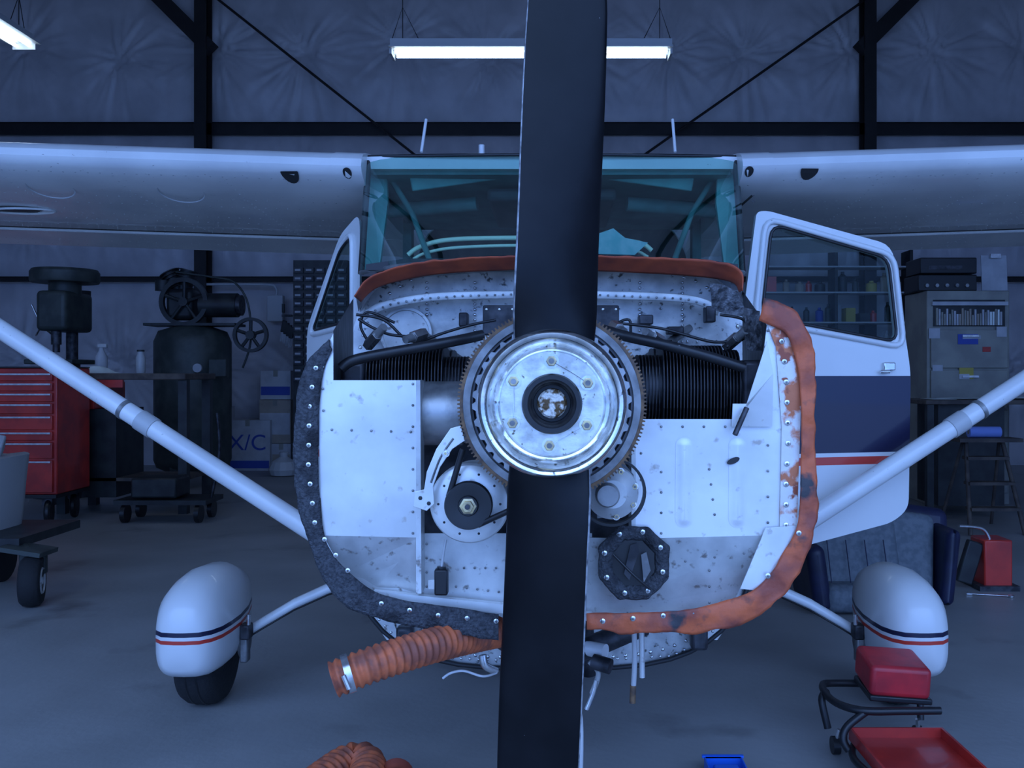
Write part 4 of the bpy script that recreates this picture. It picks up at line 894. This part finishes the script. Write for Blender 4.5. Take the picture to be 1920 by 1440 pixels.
sr=G('stereo_receiver');a2=W(1722,478,9.6);b2=W(1832,545,9.6)
bb('body_lower',a2.x,b2.x,9.6,10.0,a.z+.005,a.z+.17,m_blackpl,sr,b=.01);bb('body_upper',a2.x+.02,b2.x,9.6,10.0,a.z+.18,a.z+.34,m_blackpl,sr,b=.01);bb('display',a2.x+.1,b2.x-.15,9.595,9.6,a.z+.22,a.z+.26,m_dkmet,sr)
for k in range(5): cyl('knob_%d'%k,(a2.x+.08+k*.1,9.6,a.z+.06),(a2.x+.08+k*.1,9.575,a.z+.06),.018,m_midmet,sr,seg=16)
cb=G('clipboard');q=W(1868,515,9.7);box('board',(q.x,9.75,a.z+.20),(.26,.01,.36),m_wbox,cb,rot=(-.08,0,0));box('clip',(q.x,9.72,a.z+.37),(.1,.03,.04),m_steel,cb)
sh=G('storage_shelf');a=W(1425,0,12.9);b_=W(1705,0,12.9)
for k,y in enumerate((500,548,604,660,740,840)):
    z=W(0,y,12.9).z;bb('board_%d'%k,a.x,b_.x,12.8,13.15,z-.02,z,m_fixture if k<3 else m_wood,sh)
for k,x in enumerate((a.x,(a.x+b_.x)/2,b_.x)): bb('upright_%d'%k,x-.02,x+.02,12.82,13.15,0,W(0,470,12.9).z,m_dark,sh)
mm=[m_wbox,m_redp,m_blue,m_paper,m_card,m_ytool,m_green,m_dark]
for y in (548,604,660,740):
    x=a.x+.08;z=W(0,y,12.9).z
    while x<b_.x-.18:
        r=random.uniform(.035,.075);h_=random.uniform(.14,.33);m_=random.choice(mm)
        if random.random()<.75: lathe('container_%d_%d'%(y,int(x*100)),[(0,0),(r,0),(r,h_*.75),(r*.4,h_*.88),(r*.4,h_),(0,h_)],(x+r,12.98,z+.001),m_,sh,axis=(0,0,1),seg=16)
        else: bb('carton_%d_%d'%(y,int(x*100)),x,x+2*r,12.9,13.1,z,z+h_*.8,m_,sh)
        x+=2*r+random.uniform(.01,.12)
dk=G('desk');z=1.06
bb('top',3.35,5.4,8.6,9.3,z-.04,z,m_wood,dk,b=.006)
for k,(u,v) in enumerate(((3.4,8.65),(5.35,8.65),(3.4,9.25),(5.35,9.25))): bb('leg_%d'%k,u-.03,u+.03,v-.03,v+.03,0,z-.04,m_dark,dk)
bb('drawers',4.6,5.3,8.65,9.2,.3,z-.04,m_dark,dk);bb('cabinet_under',3.5,4.1,8.7,9.2,.1,z-.04,m_dark,dk)
pp=G('papers_on_desk')
for k in range(7): box('sheet_%d'%k,(3.6+k*.22,8.95+.1*math.sin(k*2),z+.003+.003*k),(.22,.3,.002),random.choice([m_paper,m_wbox]),pp,rot=(0,0,k*.5))
ld=G('step_ladder');lx=W(1850,0,7.9).x
zt_=W(0,815,7.9).z-.05
for s in(-1,1):
    tube('front_rail_%d'%s,[(lx+s*.22,7.7,0),(lx+s*.15,7.95,zt_)],.018,m_wood,ld,sm=0);tube('rear_rail_%d'%s,[(lx+s*.22,8.3,0),(lx+s*.15,8.0,zt_)],.014,m_wood,ld,sm=0)
for k in range(3): bb('tread_%d'%k,lx-.2+.015*k,lx+.2-.015*k,7.72+k*.07,7.84+k*.07,.19+k*.2,.215+k*.2,m_wood,ld)
bb('top_cap',lx-.24,lx+.28,7.85,8.1,zt_-.01,zt_+.02,m_wood,ld)
roll=G('shop_towel_roll');rz=zt_+.068;cyl('roll',(lx-.12,7.97,rz),(lx+.14,7.97,rz),.045,M('towel_blue',(.25,.35,.8),.8),roll,seg=20);cyl('core',(lx-.122,7.97,rz),(lx+.142,7.97,rz),.018,m_card,roll,seg=16)

# ================= lights / world / camera
w=bpy.data.worlds.new('sky');sc.world=w;w.use_nodes=True;nt=w.node_tree;bg=nt.nodes['Background']
tc=nt.nodes.new('ShaderNodeTexCoord');sp=nt.nodes.new('ShaderNodeSeparateXYZ');nt.links.new(tc.outputs['Generated'],sp.inputs[0])
rp=nt.nodes.new('ShaderNodeValToRGB');nt.links.new(sp.outputs['Z'],rp.inputs[0])
rp.color_ramp.elements[0].position=.0;rp.color_ramp.elements[0].color=(.10,.235,.70,1)
rp.color_ramp.elements[1].position=.5;rp.color_ramp.elements[1].color=(.34,.60,1.25,1)
nt.links.new(rp.outputs[0],bg.inputs[0]);bg.inputs[1].default_value=3.3
pl=bpy.data.lights.new('hangar_door_portal','AREA');pl.shape='RECTANGLE';pl.size=15;pl.size_y=5.2
try: pl.cycles.is_portal=True
except Exception: pass
po=bpy.data.objects.new('hangar_door_portal',pl);po.location=(-.25,YF-.1,2.6);po.rotation_euler=(math.radians(90),0,0);sc.collection.objects.link(po)
cam=bpy.data.cameras.new('camera');cam.lens=F/1920*36;cam.sensor_width=36;cam.shift_x=(960-CX)/1920;cam.shift_y=-(720-CY)/1920
co_=bpy.data.objects.new('camera',cam);co_.location=(0,0,CZ);co_.rotation_euler=(math.pi/2,0,0);sc.collection.objects.link(co_);sc.camera=co_
cam.clip_start=.05
bpy.context.view_layer.update()
for e in [o for o in sc.objects if o.type=='EMPTY']:
    P_=[]
    for c in e.children: P_+= [c.matrix_world@Vector(q) for q in c.bound_box]
    if not P_: continue
    mn=Vector((min(p.x for p in P_),min(p.y for p in P_),min(p.z for p in P_)));mx=Vector((max(p.x for p in P_),max(p.y for p in P_),max(p.z for p in P_)))
    e.location=((mn.x+mx.x)/2,(mn.y+mx.y)/2,mn.z)
    inv=Matrix.Translation(-e.location)
    for c in e.children: c.matrix_parent_inverse=inv
